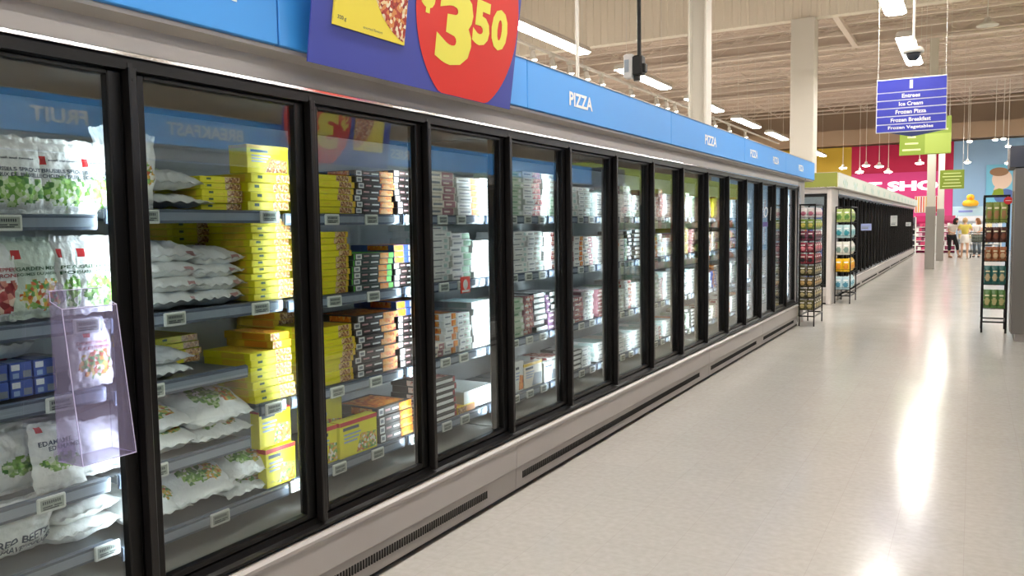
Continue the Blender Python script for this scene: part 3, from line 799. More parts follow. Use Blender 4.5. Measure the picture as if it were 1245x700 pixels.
# ---- bags
def pillow(w, h, th, mats, region, flat=0.35, seed=0, nu=34, nv=36, wr=.008, text=None, seal=.07, fold=0.0):
    """plastic bag: u across (w), v along (h), n = bulge (th). local frame u->y, v->z, n->x (standing, facing +x)"""
    m = MB(); m.keep = True
    def H(u, v):
        au, av = abs(u)*2, abs(v)*2
        av2 = min(1, av/(1-seal*1.6))
        e = max(0, (1-au**3.2))*max(0, (1-av2**3.0))
        return e**.55
    def P_(u, v, side):
        hh = H(u, v)
        q = noise.noise(Vector((u*5+seed*3.1, v*5, side*2.0+seed)))*1.0+noise.noise(Vector((u*13, v*13+seed*7.7, side)))*.5
        n_ = side*th*.5*hh*(1 if side > 0 else flat*2)+wr*q*(.35+hh)
        # necked silhouette and zig-zag seal
        wv = 1-.06*(1-(2*abs(v))**2)*0-.05*max(0, (2*abs(v))-.75)*0
        ed = .012*noise.noise(Vector((v*7, seed, 2.0)))*(abs(u)*2)**3
        y_ = u*w*wv+ed
        z_ = v*h+.010*noise.noise(Vector((u*6, seed*2, 5.0)))*(abs(v)*2)**4
        if abs(v) > .5-seal: n_ = wr*.8*math.sin(u*34+seed)*.5
        n_ += fold*(v)**2*4
        return (n_, y_, z_)
    for side in (1, -1):
        i = len(m.v)
        for a in range(nu+1):
            for b_ in range(nv+1):
                m.v.append(P_(a/nu-.5, b_/nv-.5, side))
        for a in range(nu):
            for b_ in range(nv):
                q = (i+a*(nv+1)+b_, i+(a+1)*(nv+1)+b_, i+(a+1)*(nv+1)+b_+1, i+a*(nv+1)+b_+1)
                m.f.append(q if side > 0 else q[::-1])
                m.m.append(region((a+.5)/nu-.5, (b_+.5)/nv-.5, seed) if side > 0 else 0)
    if text:
        for (t, u0, v0, du, dv, mi) in text:
            m.text(t, lambda a, b_: Vector(P_(u0+a*du, v0+b_*dv, 1))+Vector((.0035, 0, 0)), mi, .02)
    # weld sides along the rim by sharing positions is enough for a sealed look
    return keepmesh(m, mats, 'bag', True)
def reg_none(u, v, s): return 0
def reg_veg(cu, cv, ru, rv, logo=None, mi=1, li=2):
    def f_(u, v, s):
        if ((u-cu)/ru)**2+((v-cv)/rv)**2 < 1+.7*noise.noise(Vector((u*9+s, v*9, s))): return mi
        if logo and abs(u-logo[0]) < logo[2] and abs(v-logo[1]) < logo[2]*.8: return li
        return 0
    return f_
BM = [M_BAG, M_GREEN, M_RED, M_INK, M_INKG, M_INKR, M_MIXV]
def bag(me, name, loc, rot, label, cat='food bag', group=None):
    o = bpy.data.objects.new(name, me); COL.objects.link(o); o.location = loc; o.rotation_euler = rot
    return tag(o, label, cat, group)
A_ = math.radians
XB = -2.50
# first door, top shelf: sprouts
for k, (yc, w_, lab) in enumerate(((1.235, .18, 'white bag of green sprouts cut by the photo edge, top shelf, leftmost door'), (1.425, .19, 'white bag of green sprouts with red badge, top shelf, leftmost door'), (1.575, .165, 'middle white bag of green sprouts under a pale flap, top shelf, leftmost door'), (1.70, .13, 'rightmost white bag of green sprouts, top shelf against the frame, leftmost door'))):
    me = pillow(w_, .235, .06, [M_BAG, M_GREEN, M_RED, M_INK], reg_veg(0, -.2, .44, .2, (-.38, .2, .06)), seed=k+1, wr=.006,
                text=[('BRUSSELS SPROUTS', .02, .06, .86, .05, 3), ('CHOUX DE BRUXELLES', .02, -.01, .86, .05, 3), ('small and tender', 0, .20, .6, .03, 3)])
    bag(me, 'vegetable_bag', (XB, yc, 1.604+.116), (0, A_(-4), 0), lab)
me = pillow(.08, .30, .03, [mat('film_pale', '#E4ECF0', .2, bump=.4, bump_scale=30)], reg_none, seed=9, wr=.012)
bag(me, 'vegetable_bag', (XB-.05, 1.795, 1.606+.15), (A_(12), A_(-6), 0), 'pale plain plastic bag leaning behind the sprouts, top shelf, leftmost door')
# second shelf: standing pouches
R2 = [(1.365, .14, 'pale bag with red fruit print, second shelf, leftmost door', [M_BAG, M_ROSE, M_RED, M_INKR], ('RED PEPPERS', 'POIVRONS')),
      (1.47, .17, 'pale green pouch with orange vegetable mix print, second shelf, leftmost door', [M_BAGG, M_MIXV, M_RED, M_INKG], ('GARDEN MIX', 'LEGUMES DU JARDIN')),
      (1.578, .10, 'narrow white pouch squeezed between two others, second shelf, leftmost door', [M_BAG, M_GREEN, M_RED, M_INKG], ('PEAS', 'POIS')),
      (1.66, .15, 'white pouch with red badge behind the brochure holder, second shelf, leftmost door', [M_BAG, M_GREEN, M_RED, M_INKG], ('GREEN BEANS', 'HARICOTS VERTS'))]
for k, (yc, w_, lab, ms, tx) in enumerate(R2):
    me = pillow(w_, .25, .05, ms, reg_veg(.08, -.22, .38, .2, (-.3, .28, .07)), seed=k+11, wr=.006,
                text=[(tx[0], 0, .10, .7, .045, 3), (tx[1], 0, .03, .75, .045, 3)])
    bag(me, 'vegetable_bag', (XB+.005*k, yc, 1.29+.122), (0, A_(-6), 0), lab)
# third shelf: frames of small boxes and a white bag
me = pillow(.15, .215, .05, [M_BAG, M_MIXV, M_RED, M_INKR], reg_veg(.05, -.15, .4, .2, (-.12, .33, .09)), seed=21, text=[('CHOPPED ONIONS', .0, .17, .7, .05, 3), ('SLICED PEPPERS', .02, .09, .7, .05, 3)])
bag(me, 'vegetable_bag', (XB+.02, 1.63, 1.052+.105), (0, A_(-3), 0), 'white bag with yellow and orange pepper print, third shelf, leftmost door')
def smallbox(y0, z0, st, lab, w_=.068, h=.052, x=XB):
    me = carton(st, w_, h, .12); o = bpy.data.objects.new('blueberry_box', me); COL.objects.link(o); o.location = (x, y0, z0); tag(o, lab, 'food box', 'small boxes on the third shelf of the leftmost door')
for a, yv in enumerate((1.315, 1.388, 1.461)):
    for b_, zv in enumerate((1.052, 1.106)):
        smallbox(yv, zv, 'berry', f'small blue and white box, {("left", "middle", "right")[a]} column, {("lower", "upper")[b_]} row, third shelf, leftmost door')
for b_, zv in enumerate((1.052, 1.106)):
    smallbox(1.50, zv, 'sage', f'small green box, {("lower", "upper")[b_]} of two, beside the blue boxes, leftmost door', .06, .052, XB-.045)
me = pillow(.2, .12, .08, BM, reg_veg(0, 0, .3, .2, None, 5), seed=25)
bag(me, 'vegetable_bag', (XB-.10, 1.40, 1.20), (0, A_(80), 0), 'dull bag with red lettering lying on the blue boxes, leftmost door')
# fourth shelf: edamame
me = pillow(.165, .215, .05, [M_BAG, M_GREEN, M_RED, M_INK], reg_veg(.02, -.10, .38, .12, (-.33, .40, .06)), seed=31, wr=.005,
            text=[('EDAMAME', -.08, .20, .62, .07, 3), ('EDAMAMES', .08, .115, .62, .065, 3)])
bag(me, 'vegetable_bag', (XB+.02, 1.505, .745+.112), (A_(0), A_(-8), 0), 'clear white pouch of green EDAMAME, fourth shelf, leftmost door')
me = pillow(.15, .20, .06, [M_BAG, M_GREEN, M_RED, M_INK], reg_veg(0, -.1, .35, .15), seed=32)
bag(me, 'vegetable_bag', (XB-.06, 1.42, .748+.105), (0, A_(-4), 0), 'second pouch of green beans behind the EDAMAME pouch, leftmost door')
me = pillow(.19, .18, .08, [M_BAG], reg_none, seed=33)
bag(me, 'vegetable_bag', (XB-.03, 1.665, .748+.09), (0, A_(-12), 0), 'plain white bag right of the EDAMAME pouch, fourth shelf, leftmost door')
# lowest shelf: red beets
me = pillow(.26, .21, .10, [M_BAG, M_ROSE, M_RED, M_INK], reg_none, seed=41, wr=.009, text=[('RED BEETS', .08, -.06, .62, .12, 3), ('BETTERAVES ROUGES', .06, -.22, .80, .11, 3)])
bag(me, 'vegetable_bag', (XB-.035, 1.375, .54+.114), (0, A_(20), 0), 'white bag of RED BEETS leaning back, lowest shelf, leftmost door')
for k, (yc, zc, lab) in enumerate(((1.60, .585, 'lower plain white bag beside the beets, leftmost door'), (1.60, .645, 'upper plain white bag beside the beets, leftmost door'))):
    me = pillow(.24, .26, .085, [M_BAG], reg_none, seed=42+k, wr=.010)
    bag(me, 'vegetable_bag', (XB-.10, yc, zc), (0, A_(88), A_(4*k)), lab)
# second door bags: lying flat, end towards the glass
def lying(w_, ln, th, yc, zc, seed, lab, x=XB-.115, reg=None, tilt=86, rz=0, mats=None):
    me = pillow(w_, ln, th, mats or [M_BAG, M_GREEN, M_MIXV, M_INKR], reg or reg_veg(0, .05, .25, .2), seed=seed, wr=.011, flat=.46, nu=26, nv=26)
    bag(me, 'frozen_fruit_bag', (x, yc, zc), (0, A_(-tilt), A_(rz)), lab)
def regtwo(u, v, s):
    n_ = noise.noise(Vector((u*8+s, v*8, s)))
    if ((u+.10)/.20)**2+((v+.15)/.20)**2 < 1+.6*n_: return 1
    if ((u-.14)/.20)**2+((v+.22)/.14)**2 < 1+.6*n_: return 2
    return 0
lying(.26, .28, .075, 1.99, 1.735, 51, 'upper white bag lying on the left of the top shelf, second door', tilt=84, rz=3)
lying(.30, .28, .045, 2.01, 1.660, 52, 'lower flat white bag on the top shelf, second door', rz=-2)
me = pillow(.13, .26, .06, [M_BAG, M_MIXV, M_RED, M_INK], reg_veg(0, -.05, .4, .15), seed=53)
bag(me, 'frozen_fruit_bag', (XB+.02, 1.835, 1.622+.13), (A_(-6), A_(-2), 0), 'white upright bag with orange print against the left frame, top shelf, second door')
for k in range(4):
    lying(.28, .28, .082, 1.955+.014*(k % 2), 1.305+.055*k, 54+k, f'{ORD[3-k]} white bag in the left pile, second shelf, second door', rz=RND.uniform(-4, 4), tilt=86, reg=reg_veg(.3, -.46, .12, .022, None, 3), mats=[M_BAG, M_GREEN, M_MIXV, M_PINKA])
for k in range(4):
    lying(.24, .27, .074, 2.185+.014*(k % 2), 1.302+.049*k, 64+k, f'{ORD[3-k]} white bag in the right pile, second shelf, second door', x=XB-.125, rz=RND.uniform(-4, 4), reg=reg_veg(.3, -.46, .12, .022, None, 3), mats=[M_BAG, M_GREEN, M_MIXV, M_PINKA])
for k in range(2):
    lying(.24, .26, .055, 1.925, 1.052+.047*k, 70+k, f'{("lower", "upper")[k]} small white bag on the short third shelf, second door', rz=2*k)
lying(.30, .30, .10, 1.90, .795, 72, 'lower left bulging white bag, fourth shelf, second door', reg=regtwo)
lying(.28, .30, .09, 1.88, .880, 73, 'upper left bulging white bag, fourth shelf, second door', reg=regtwo, tilt=80)
lying(.29, .32, .07, 2.15, .785, 74, 'lower right flat white bag, fourth shelf, second door', reg=regtwo, rz=3)
lying(.30, .33, .13, 2.15, .880, 75, 'large upper white bag with green and red berry print, fourth shelf, second door', reg=regtwo, tilt=74, rz=4)
lying(.26, .30, .10, 1.87, .592, 76, 'white bag with berry print at the left of the lowest shelf, second door', reg=regtwo, tilt=72)
lying(.29, .32, .11, 2.08, .612, 77, 'middle white bag with green and red print, lowest shelf, second door', reg=regtwo, tilt=70)
lying(.27, .30, .05, 2.30, .530, 78, 'flat white bag under the right one, lowest shelf, second door', reg=regtwo)
lying(.27, .31, .10, 2.31, .622, 79, 'right white bag with green print, lowest shelf, second door', reg=regtwo, tilt=76)

# clear basket on the lowest shelf of the fourth door, red shelf talker
m = MB()
for (a, b_, c_, d_, e_, f_) in ((-2.74, -2.475, 3.85, 3.853, .515, .62), (-2.74, -2.475, 4.167, 4.17, .515, .62), (-2.478, -2.475, 3.853, 4.167, .515, .62), (-2.74, -2.737, 3.853, 4.167, .515, .62), (-2.737, -2.478, 3.853, 4.167, .515, .518)):
    m.box(a, b_, c_, d_, e_, f_)
tag(m.build('clear_tray', mat('frosted_plastic', '#DCE2E0', .3)), 'frosted plastic tray at the right of the lowest shelf, fourth door', 'tray')
m = MB(); m.keep = True; m.box(-2.436, -2.433, 3.775, 3.87, 1.185, 1.275); m.disc((-2.4325, 3.822, 1.232), (0, 1, 0), (0, 0, 1), .024, .028, 20, 1); m.box(-2.4325, -2.432, 3.785, 3.86, 1.19, 1.202, 1)
tag(m.build('shelf_talker', [mat('talker_red', '#F0452E', .4), M_WHT]), 'red square shelf tag with a white dot, second shelf, fourth door', 'price tag')

# brochure holder on the leftmost door
e = empty('brochure_holder', (-2.312, 1.398, .885), 'clear empty acrylic brochure holder stuck on the leftmost glass door', 'brochure holder')
m = MB()
def plate(a, b_, c_, d_): m.quad(a, b_, c_, d_)
W_, H_, D_, T_ = .172, .475, .125, .065
m.box(.012, .016, 0, W_, 0, H_+.02)
for y_ in (0, W_-.004): m.prism([(.016, .0), (D_, .0), (T_, H_-.03), (.016, H_-.01)], 'y', y_, y_+.004)
m.prism([(D_, 0), (D_+.004, 0), (T_+.004, H_-.03), (T_, H_-.03)], 'y', 0, W_)
m.box(.016, D_, .004, W_-.004, 0, .004)
r = MB()
for y_ in (.001, W_-.001): r.path([(.014, y_, H_+.02), (.016, y_, H_-.01), (T_+.004, y_, H_-.03), (D_+.004, y_, 0), (.016, y_, 0)], .0013, 6)
for (x_, z_) in ((.014, H_+.02), (T_+.004, H_-.03), (D_+.004, .0)): r.tube((x_, 0, z_), (x_, W_, z_), .0013, 6)
r.build('edge_highlight', mat('acrylic_highlight', '#C4BCD8', .2), e)  # thin pale rods paint the highlights along the clear acrylic edges
m.build('box', M_ACRYL, e)
for (y_, z_) in ((.03, H_+.01), (.03, .02)):
    m = MB(); m.tube((-.0015, y_, z_), (.003, y_, z_), .034, 24, 0, .030); m.tube((.003, y_, z_), (.012, y_, z_), .014, 16); m.build('suction_cup', M_ACRYL, e)

# ================================================================== SECOND FREEZER ROW (beyond the gap)
G_2 = 'dark freezer cases of the farther row'
Y2 = 17.27
ords = ['nearest', 'second', 'third', 'fourth', 'fifth', 'farthest']
for k in range(6):
    case((-2.30, Y2+5*P*k, 0), 0, 5, f'{ords[k]} black-doored freezer case of the farther row', G_2, False, None, True, (k == 0, k == 5))
M_PALEF = mat('fascia_pale', '#DADFD6', .45)
M_OLIVE = mat('fascia_olive', '#868C38', .5)
for k in range(5):
    a, b_ = 16.45+4.94*k, 16.45+4.94*(k+1)
    e = fascia(a, b_, [], -2.19, 0, f'pale fascia panel with faint green pictures, {ords[k] if k < 4 else "farthest"} on the farther row', 'pale fascia panels of the farther row', m_=M_PALEF)
    for j in range(3):
        y_ = .6+j*1.6; m = MB(); m.keep = True
        for q in range(7):
            m.disc((.0015, y_+.09*q, .10+.05*math.sin(q*2.1+j)), (0, 1, 0), (0, 0, 1), .05, .045, 12, q % 2)
        m.build('leaf_print', [mat('leaf_pale', '#A9C9B4', .5), mat('aqua_pale', '#B9D6D6', .5)], e)
# end unit facing the viewer
case((-3.98, 16.38, 0), -math.pi/2, 2, 'lit two-door freezer end unit facing the viewer', None, True, [[(0, P, z) for z in SH_PIZZA]]*2, False, (1, 1))
e = fascia(0, 1.86, [], -4.08, -math.pi/2, 'olive green fascia over the freezer end unit', None, m_=M_OLIVE); e.location = (-4.06, 16.27, 2.20)
m = MB(); m.box(-2.386, -2.302, 16.36, 17.20, 0, 2.178, 0, .01)
tag(m.build('corner_post', M_PANEL), 'pale grey corner panel right of the lit freezer end unit', 'panel')
m = MB(); m.box(-2.386, -2.20, 16.34, 17.215, 2.179, 2.199); m.build('corner_soffit', M_SOFFIT); bpy.data.objects['corner_soffit']['label'] = 'grey soffit corner above the freezer end unit panel'; bpy.data.objects['corner_soffit']['category'] = 'panel'
for zi, z in enumerate(SH_PIZZA):
    for k in range(3):
        w_ = .14; me = carton('white' if (zi+k) % 2 else 'blue', w_, .20, .18)
        o = bpy.data.objects.new('frozen_carton', me); COL.objects.link(o)
        o.location = (-2.98+.165*k, 16.58, z+.004); o.rotation_euler = (0, 0, -math.pi/2)
        tag(o, f'{("left", "middle", "right")[k]} upright carton on the {("top", "second", "third", "lowest")[zi]} shelf of the end unit', 'food box', 'cartons in the lit end unit')
# door cards sticking out of the dark doors
for (y_, z0, z1, xw, colr, lab) in ((21.0, 1.34, 1.50, .23, '#A9B6E6', 'pale blue card sticking out from the nearest dark doors'), (29.0, 1.40, 1.73, .20, '#E8ECEC', 'tall white card sticking out midway along the dark doors'), (36.0, 1.35, 1.50, .18, '#DDE2E2', 'small white card sticking out near the end of the dark doors')):
    m = MB(); m.box(-2.30, -2.30+xw, y_-.002, y_+.002, z0, z1); m.box(-2.28, -2.30+xw*.7, y_-.003, y_-.002, z0+.04, z0+.07, 1); m.box(-2.28, -2.30+xw*.8, y_-.003, y_-.002, z0+.09, z0+.10, 1)
    m.keep = True
    tag(m.build('door_card', [mat('card'+colr, colr, .5), M_GREYT]), lab, 'card')
# handwritten style decal with violet label on a far door of the left row
m = MB(); m.keep = True
fxx = -2.296
m.text('(O', lambda u, v: (fxx+.004, 10.66+u*.34, 1.665+v*.17), 1, -.005, .2); m.text('/', lambda u, v: (fxx+.024, 10.90+u*.05, 1.665+v*.17), 1, .01, 0)
m.box(fxx, fxx+.003, 10.56, 10.84, 1.50, 1.56, 0)
tag(m.build('door_decal', [mat('decal_violet', '#4A3C86', .5), M_WHITE]), 'white lettered decal with violet label on a far left-row door', 'decal')

# ================================================================== WIRE RACKS
def rack(name, x0, x1, y0, y1, h, zs, label, t=.022):
    e = empty(name, ((x0+x1)/2, (y0+y1)/2, 0), label, 'display rack')
    hw, hd = (x1-x0)/2, (y1-y0)/2
    for (sx, sy) in ((-1, -1), (1, -1), (1, 1), (-1, 1)):
        m = MB(); cx, cy2 = sx*(hw-t/2), sy*(hd-t/2); m.box(cx-t/2, cx+t/2, cy2-t/2, cy2+t/2, 0, h, 0, .002); m.build('upright', M_BLACK, e)
    m = MB()
    for z in (h-.02, .14):
        m.box(-hw+t, hw-t, -hd, -hd+t*.8, z, z+.02); m.box(-hw+t, hw-t, hd-t*.8, hd, z, z+.02); m.box(-hw, -hw+t*.8, -hd+t, hd-t, z, z+.02); m.box(hw-t*.8, hw, -hd+t, hd-t, z, z+.02)
    m.build('frame', M_BLACK, e)
    for z in zs:
        m = MB(); n = int((y1-y0)/.05)
        for k in range(n+1):
            y_ = -hd+.01+k*(2*hd-.02)/n; m.tube((-hw+.01, y_, z), (hw-.01, y_, z), .0025, 4)
        for x_ in (-hw+.01, 0, hw-.01): m.tube((x_, -hd+.01, z-.004), (x_, hd-.01, z-.004), .003, 4)
        m.path([(-hw+.01, -hd+.01, z+.05), (hw-.01, -hd+.01, z+.05), (hw-.01, hd-.01, z+.05), (-hw+.01, hd-.01, z+.05), (-hw+.01, -hd+.01, z+.05)], .003, 4)
        m.build('wire_shelf', M_BLACK, e)
    return e
def packmesh(w, h, th, base, pr, seed, ink='#FFFFFF'):
    mb_ = mat('foil'+base, base, .3, noise_amt=.12, noise_scale=12); mp = mat('print'+pr, pr, .4); mi = mat('inkf'+ink, ink, .5)
    return pillow(w, h, th, [mb_, mp, mi], lambda u, v, s: 1 if (u/.34)**2+((v+.12)/.2)**2 < 1+.5*noise.noise(Vector((u*7+s, v*7, s))) else (2 if abs(v-.2) < .05 and abs(u) < .32 else 0), seed=seed, nu=10, nv=12, wr=.004)
def place_pack(me, name, x, y, z, rz, lab, cat, grp, tilt=-6):
    o = bpy.data.objects.new(name, me); COL.objects.link(o); o.location = (x, y, z); o.rotation_euler = (0, math.radians(tilt), rz); tag(o, lab, cat, grp)
# left snack rack, narrow tiers
zs = [.24+.172*k for k in range(9)]
rack('snack_rack', -2.248, -2.02, 12.80, 13.56, 1.82, zs, 'tall narrow black snack rack at the end of the left freezer row', .018)
cols = [('#5E5A2A', '#C9B97A'), ('#4A462C', '#B8A878'), ('#665838', '#D0A868'), ('#524E30', '#B0A070'), ('#8E2C3A', '#2A2022'), ('#86283C', '#D98088'), ('#7A3448', '#2E2224'), ('#7F9A45', '#D8C860'), ('#E4DDDA', '#C46A80')]
wordt = ['bottom', 'second', 'third', 'fourth', 'fifth', 'sixth', 'seventh', 'eighth', 'top']
for k, z in enumerate(zs):
    me = packmesh(.10, .145, .05, cols[k][0], cols[k][1], 200+k, '#F4F0E4'); me2 = packmesh(.15, .145, .05, cols[k][0], cols[k][1], 220+k, '#F4F0E4')
    for j, x_ in enumerate((-2.20, -2.095)):
        place_pack(me, 'snack_pouch', x_, 12.835, z+.078, -math.pi/2, f'small snack pouch, {wordt[k]} tier, {("left", "right")[j]} on the narrow end of the snack rack', 'snack pouch', 'pouches on the tall snack rack', -3)
    for j in range(4):
        place_pack(me2, 'snack_pouch', -2.055, 12.95+.165*j, z+.078, 0, f'snack pouch, {wordt[k]} tier, {NTH[j+1] if j else "nearest"} along the aisle side of the snack rack', 'snack pouch', 'pouches on the tall snack rack', -3)
# chips rack
zs2 = [.26, .60, .92, 1.24, 1.54]
rack('chips_rack', -2.270, -1.985, 16.62, 17.52, 1.84, zs2, 'black chip rack beside the lit freezer end unit', .02)
cc = [('#BFDCE6', '#4A8FA8', 'pale blue'), ('#F0C21E', '#D98A1A', 'yellow'), ('#E9E9E0', '#7F9A90', 'white'), ('#BFDDE0', '#2F8E9A', 'teal and white'), ('#B9CC7A', '#56853A', 'green')]
tn = ['bottom', 'second', 'middle', 'fourth', 'top']
for k, z in enumerate(zs2):
    me = packmesh(.20, .25, .09, cc[k][0], cc[k][1], 240+k, '#F8F8F8')
    me3 = packmesh(.135, .25, .08, cc[k][0], cc[k][1], 250+k, '#F8F8F8')
    for j, x_ in enumerate((-2.21, -2.075)):
        place_pack(me3, 'chip_bag', x_, 16.69, z+.13, -math.pi/2, f'{cc[k][2]} chip bag, {tn[k]} tier, {("left", "right")[j]} on the narrow end of the chip rack', 'chip bag', 'bags on the chip rack', -4)
    for j in range(3):
        place_pack(me, 'chip_bag', -2.05, 16.90+.22*j, z+.13, 0, f'{cc[k][2]} chip bag, {tn[k]} tier, {("nearest", "middle", "farthest")[j]} on the aisle side of the chip rack', 'chip bag', 'bags on the chip rack', -4)
# right rack
zs3 = [.33, .66, .98, 1.24, 1.50]
rr = rack('snack_rack', .125, .437, 12.96, 13.50, 1.88, zs3, 'black framed snack rack at the right edge, beside the grey cabinet', .026)
c3 = [('#5E8A48', '#B9B07A', 'green and tan', .25), ('#2F6E68', '#C9B890', 'teal', .25), ('#A8663E', '#D8B890', 'orange brown', .19), ('#4E2A22', '#7A4630', 'dark brown', .20), ('#8A9A4A', '#A87A50', 'olive green', .28)]
for k, z in enumerate(zs3):
    hh = c3[k][3]; me = packmesh(.085, hh, .05, c3[k][0], c3[k][1], 260+k, '#EDE4C0')
    for j in range(3):
        for r_ in range(2):
            place_pack(me, 'snack_bag', .196+.085*j, 13.01+.09*r_, z+hh/2+.006, -math.pi/2, f'{c3[k][2]} snack bag, {tn[k]} tier, {("left", "middle", "right")[j]} of the {("front", "rear")[r_]} row, rack beside grey cabinet', 'snack bag', 'bags on the right snack rack', -2)
m = MB(); m.tube((.41, 12.925, 1.80), (.41, 12.933, 1.80), .052, 24); m.keep = False
o = m.build('price_roundel', [M_RED]); tag(o, 'round red price disc on the upper right corner of the right snack rack', 'sign')
m = MB(); m.keep = True; m.box(.376, .444, 12.9236, 12.9244, 1.797, 1.803); o2 = m.build('white_stripe', M_WHITE); o2.parent = o
m = MB(); m.prism([(.22, 1.882), (.36, 1.882), (.35, 1.955), (.30, 1.97), (.24, 1.945)], 'y', 13.0, 13.006)
tag(m.build('rack_topper', mat('topper_lime', '#A8C23A', .5)), 'small lime green card on top of the right snack rack', 'sign')

# ================================================================== HANGING SIGNS AND FITTINGS
M_AISLE = mat('aisle_blue', '#3038B4', .4)
e = empty('aisle_sign', (-.86, 14.0, 2.90), 'blue hanging aisle sign numbered 1 listing Entrees to Frozen Vegetables', 'sign')
W_ = .965
m = MB(); m.box(-W_/2, W_/2, 0, .03, 0, .81, 0, .003); m.build('board', M_WHITE, e)
z = .81; hs = [.21]+[.12]*5; names = ['1', 'Entrees', 'Ice Cream', 'Frozen Pizza', 'Frozen Breakfast', 'Frozen Vegetables']
tw = [.045, .25, .33, .42, .55, .62]
for k, h_ in enumerate(hs):
    m = MB(); m.box(-W_/2+.012, W_/2-.008, -.006, -.0005, z-h_+.014, z-(.0 if k else .012)-.002); st_ = m.build('strip', M_AISLE, e)
    m = MB(); zc = z-h_/2+.006
    hh = .125 if k == 0 else .062
    m.text(names[k], lambda u, v: (u*tw[k], -.0075, zc+v*hh), 0, .03 if k else .05); m.keep = True; m.build('lettering', M_WHITE, st_)
    z -= h_
m = MB(); m.prism([(-.30, 0), (.47, 0), (.02, -.075)], 'y', .005, .02); m.build('point', mat('navy', '#1C2A66', .4), e)
for x_ in (-W_/2+.02, W_/2-.02):
    m = MB(); m.tube((x_, .015, .81), (x_, .015, Z_DECKC-2.9), .004, 6); m.build('hanging_wire', M_WIRE, e)
def green_sign(x, y, z, w, h, label, split=True):
    e = empty('green_sign', (x, y, z), label, 'sign', None)
    m = MB(); m.box(-w/2, w/2, 0, .04, 0, h, 0, .004); m.build('board', mat('sign_lime', '#7F962A', .5), e)
    m = MB(); m.keep = True
    for j in range(5):
        zc = h*(.12+.17*j)
        for (xa, xb) in (((-.44, -.08), (.06, .44)) if split else ((-.4, .4),)):
            k0 = .05*((j*7) % 3)
            m.quad(((xa+k0)*w, -.002, zc), ((xb-k0)*w, -.002, zc), ((xb-k0)*w, -.002, zc+h*.045), ((xa+k0)*w, -.002, zc+h*.045))
    m.build('lettering', mat('sign_pale', '#E3EDA6', .5), e)
    if split:
        m = MB(); m.box(0, w/2, -.02, -.0, .02, h*.55); m.build('inset_panel', mat('sign_lime_pale', '#9CAF4A', .5), e)
    for x_ in (-w/2+.05, w/2-.05):
        m = MB(); m.tube((x_, .02, h), (x_, .02, Z_DECKC-z), .006, 6); m.build('hanging_wire', M_WIRE, e)
green_sign(-1.24, 26.4, 3.43, 1.32, 1.05, 'lime green aisle sign hanging partly behind the blue aisle sign')
green_sign(-.69, 34.0, 2.69, .78, .68, 'smaller lime green sign hanging lower and farther, right of the thin columns', False)

# hanging pole with camera box above the fascia
e = empty('camera_mount', (-2.60, 7.0, 2.86), 'black ceiling pole carrying a grey and black camera box above the fascia', 'camera')
m = MB(); m.tube((0, 0, .16), (0, 0, Z_DECKC-2.86), .018, 10); m.build('pole', M_BLACK, e)
m = MB(); m.box(-.13, -.05, -.05, .03, -.02, .19, 0, .01); m.build('grey_housing', mat('cam_grey', '#B9B7B4', .4), e)
m = MB(); m.box(-.118, -.078, -.053, -.049, .03, .14); m.build('face_plate', mat('cam_face', '#7E8890', .3), e)
m = MB(); m.box(-.05, .04, -.05, .05, -.0, .17, 0, .012); m.box(.0, .065, -.03, .04, .02, .10, 0, .01); m.tube((-.02, -.0, -.045), (-.02, 0, .01), .03, 12); m.build('black_housing', M_BLACK, e)
# dome camera
e = empty('dome_camera', (-.60, 10.0, 3.30), 'white dome security camera on a ceiling pole, left above the aisle sign', 'camera')
m = MB(); m.tube((0, 0, .10), (0, 0, Z_DECKC-3.30), .014, 10); m.build('pole', M_WIRE, e)
m = MB(); m.lathe([(.03, .12), (.09, .10), (.105, .07), (.105, .05), (.08, .045)], (0, 0, 0), 24); m.build('canopy', M_OFFW, e, True)
m = MB(); m.lathe([(.075, .046), (.072, .02), (.055, -.015), (.03, -.032), (.005, -.036)], (0, 0, 0), 24); m.build('dome', mat('smoke_dome', '#3A3C42', .08), e, True)
# white service pole left of the camera box
m = MB(); m.tube((-4.11, 9.0, 2.4), (-4.11, 9.0, Z_DECKC-.01), .022, 10); m.tube((-4.11, 9.0, 2.38), (-4.11, 9.0, 2.40), .045, 12)
tag(m.build('service_pole', M_WIRE), 'thin white service pole rising behind the fascia next to the price sign', 'pole')
# unlit dish light
def dish(x, y, z, r, label, lit=False):
    e = empty('dish_lamp', (x, y, z), label, 'lamp')
    m = MB(); m.tube((0, 0, .10), (0, 0, Z_JOIST-z), .012, 8); m.build('stem', M_WIRE, e)
    m = MB(); m.lathe([(.05*r/.2, .16*r/.2), (.06*r/.2, .08*r/.2), (r*.6, .05*r/.2), (r, 0), (r*.97, -.01), (r*.5, .01)], (0, 0, 0), 24); m.build('reflector', M_OFFW, e, True)
    if lit:
        m = MB(); m.lathe([(r*.80, -.012), (r*.78, -.03), (r*.5, -.06), (.01, -.07)], (0, 0, 0), 20); m.build('bulb', M_SPOT, e, True)
dish(.19, 21.95, 5.95, .23, 'white dish lamp hanging at the upper right, unlit')
for k, (x, z, r) in enumerate(((-5.69, 4.27, .22), (-4.92, 4.03, .22), (-4.63, 4.34, .22), (-4.04, 4.27, .24), (-3.63, 3.98, .22), (-2.28, 4.34, .22))):
    dish(x*1.0145, 44.64, z, r, f'lit round lamp before the pink wall, {NTH[k]} of six from the left', True)
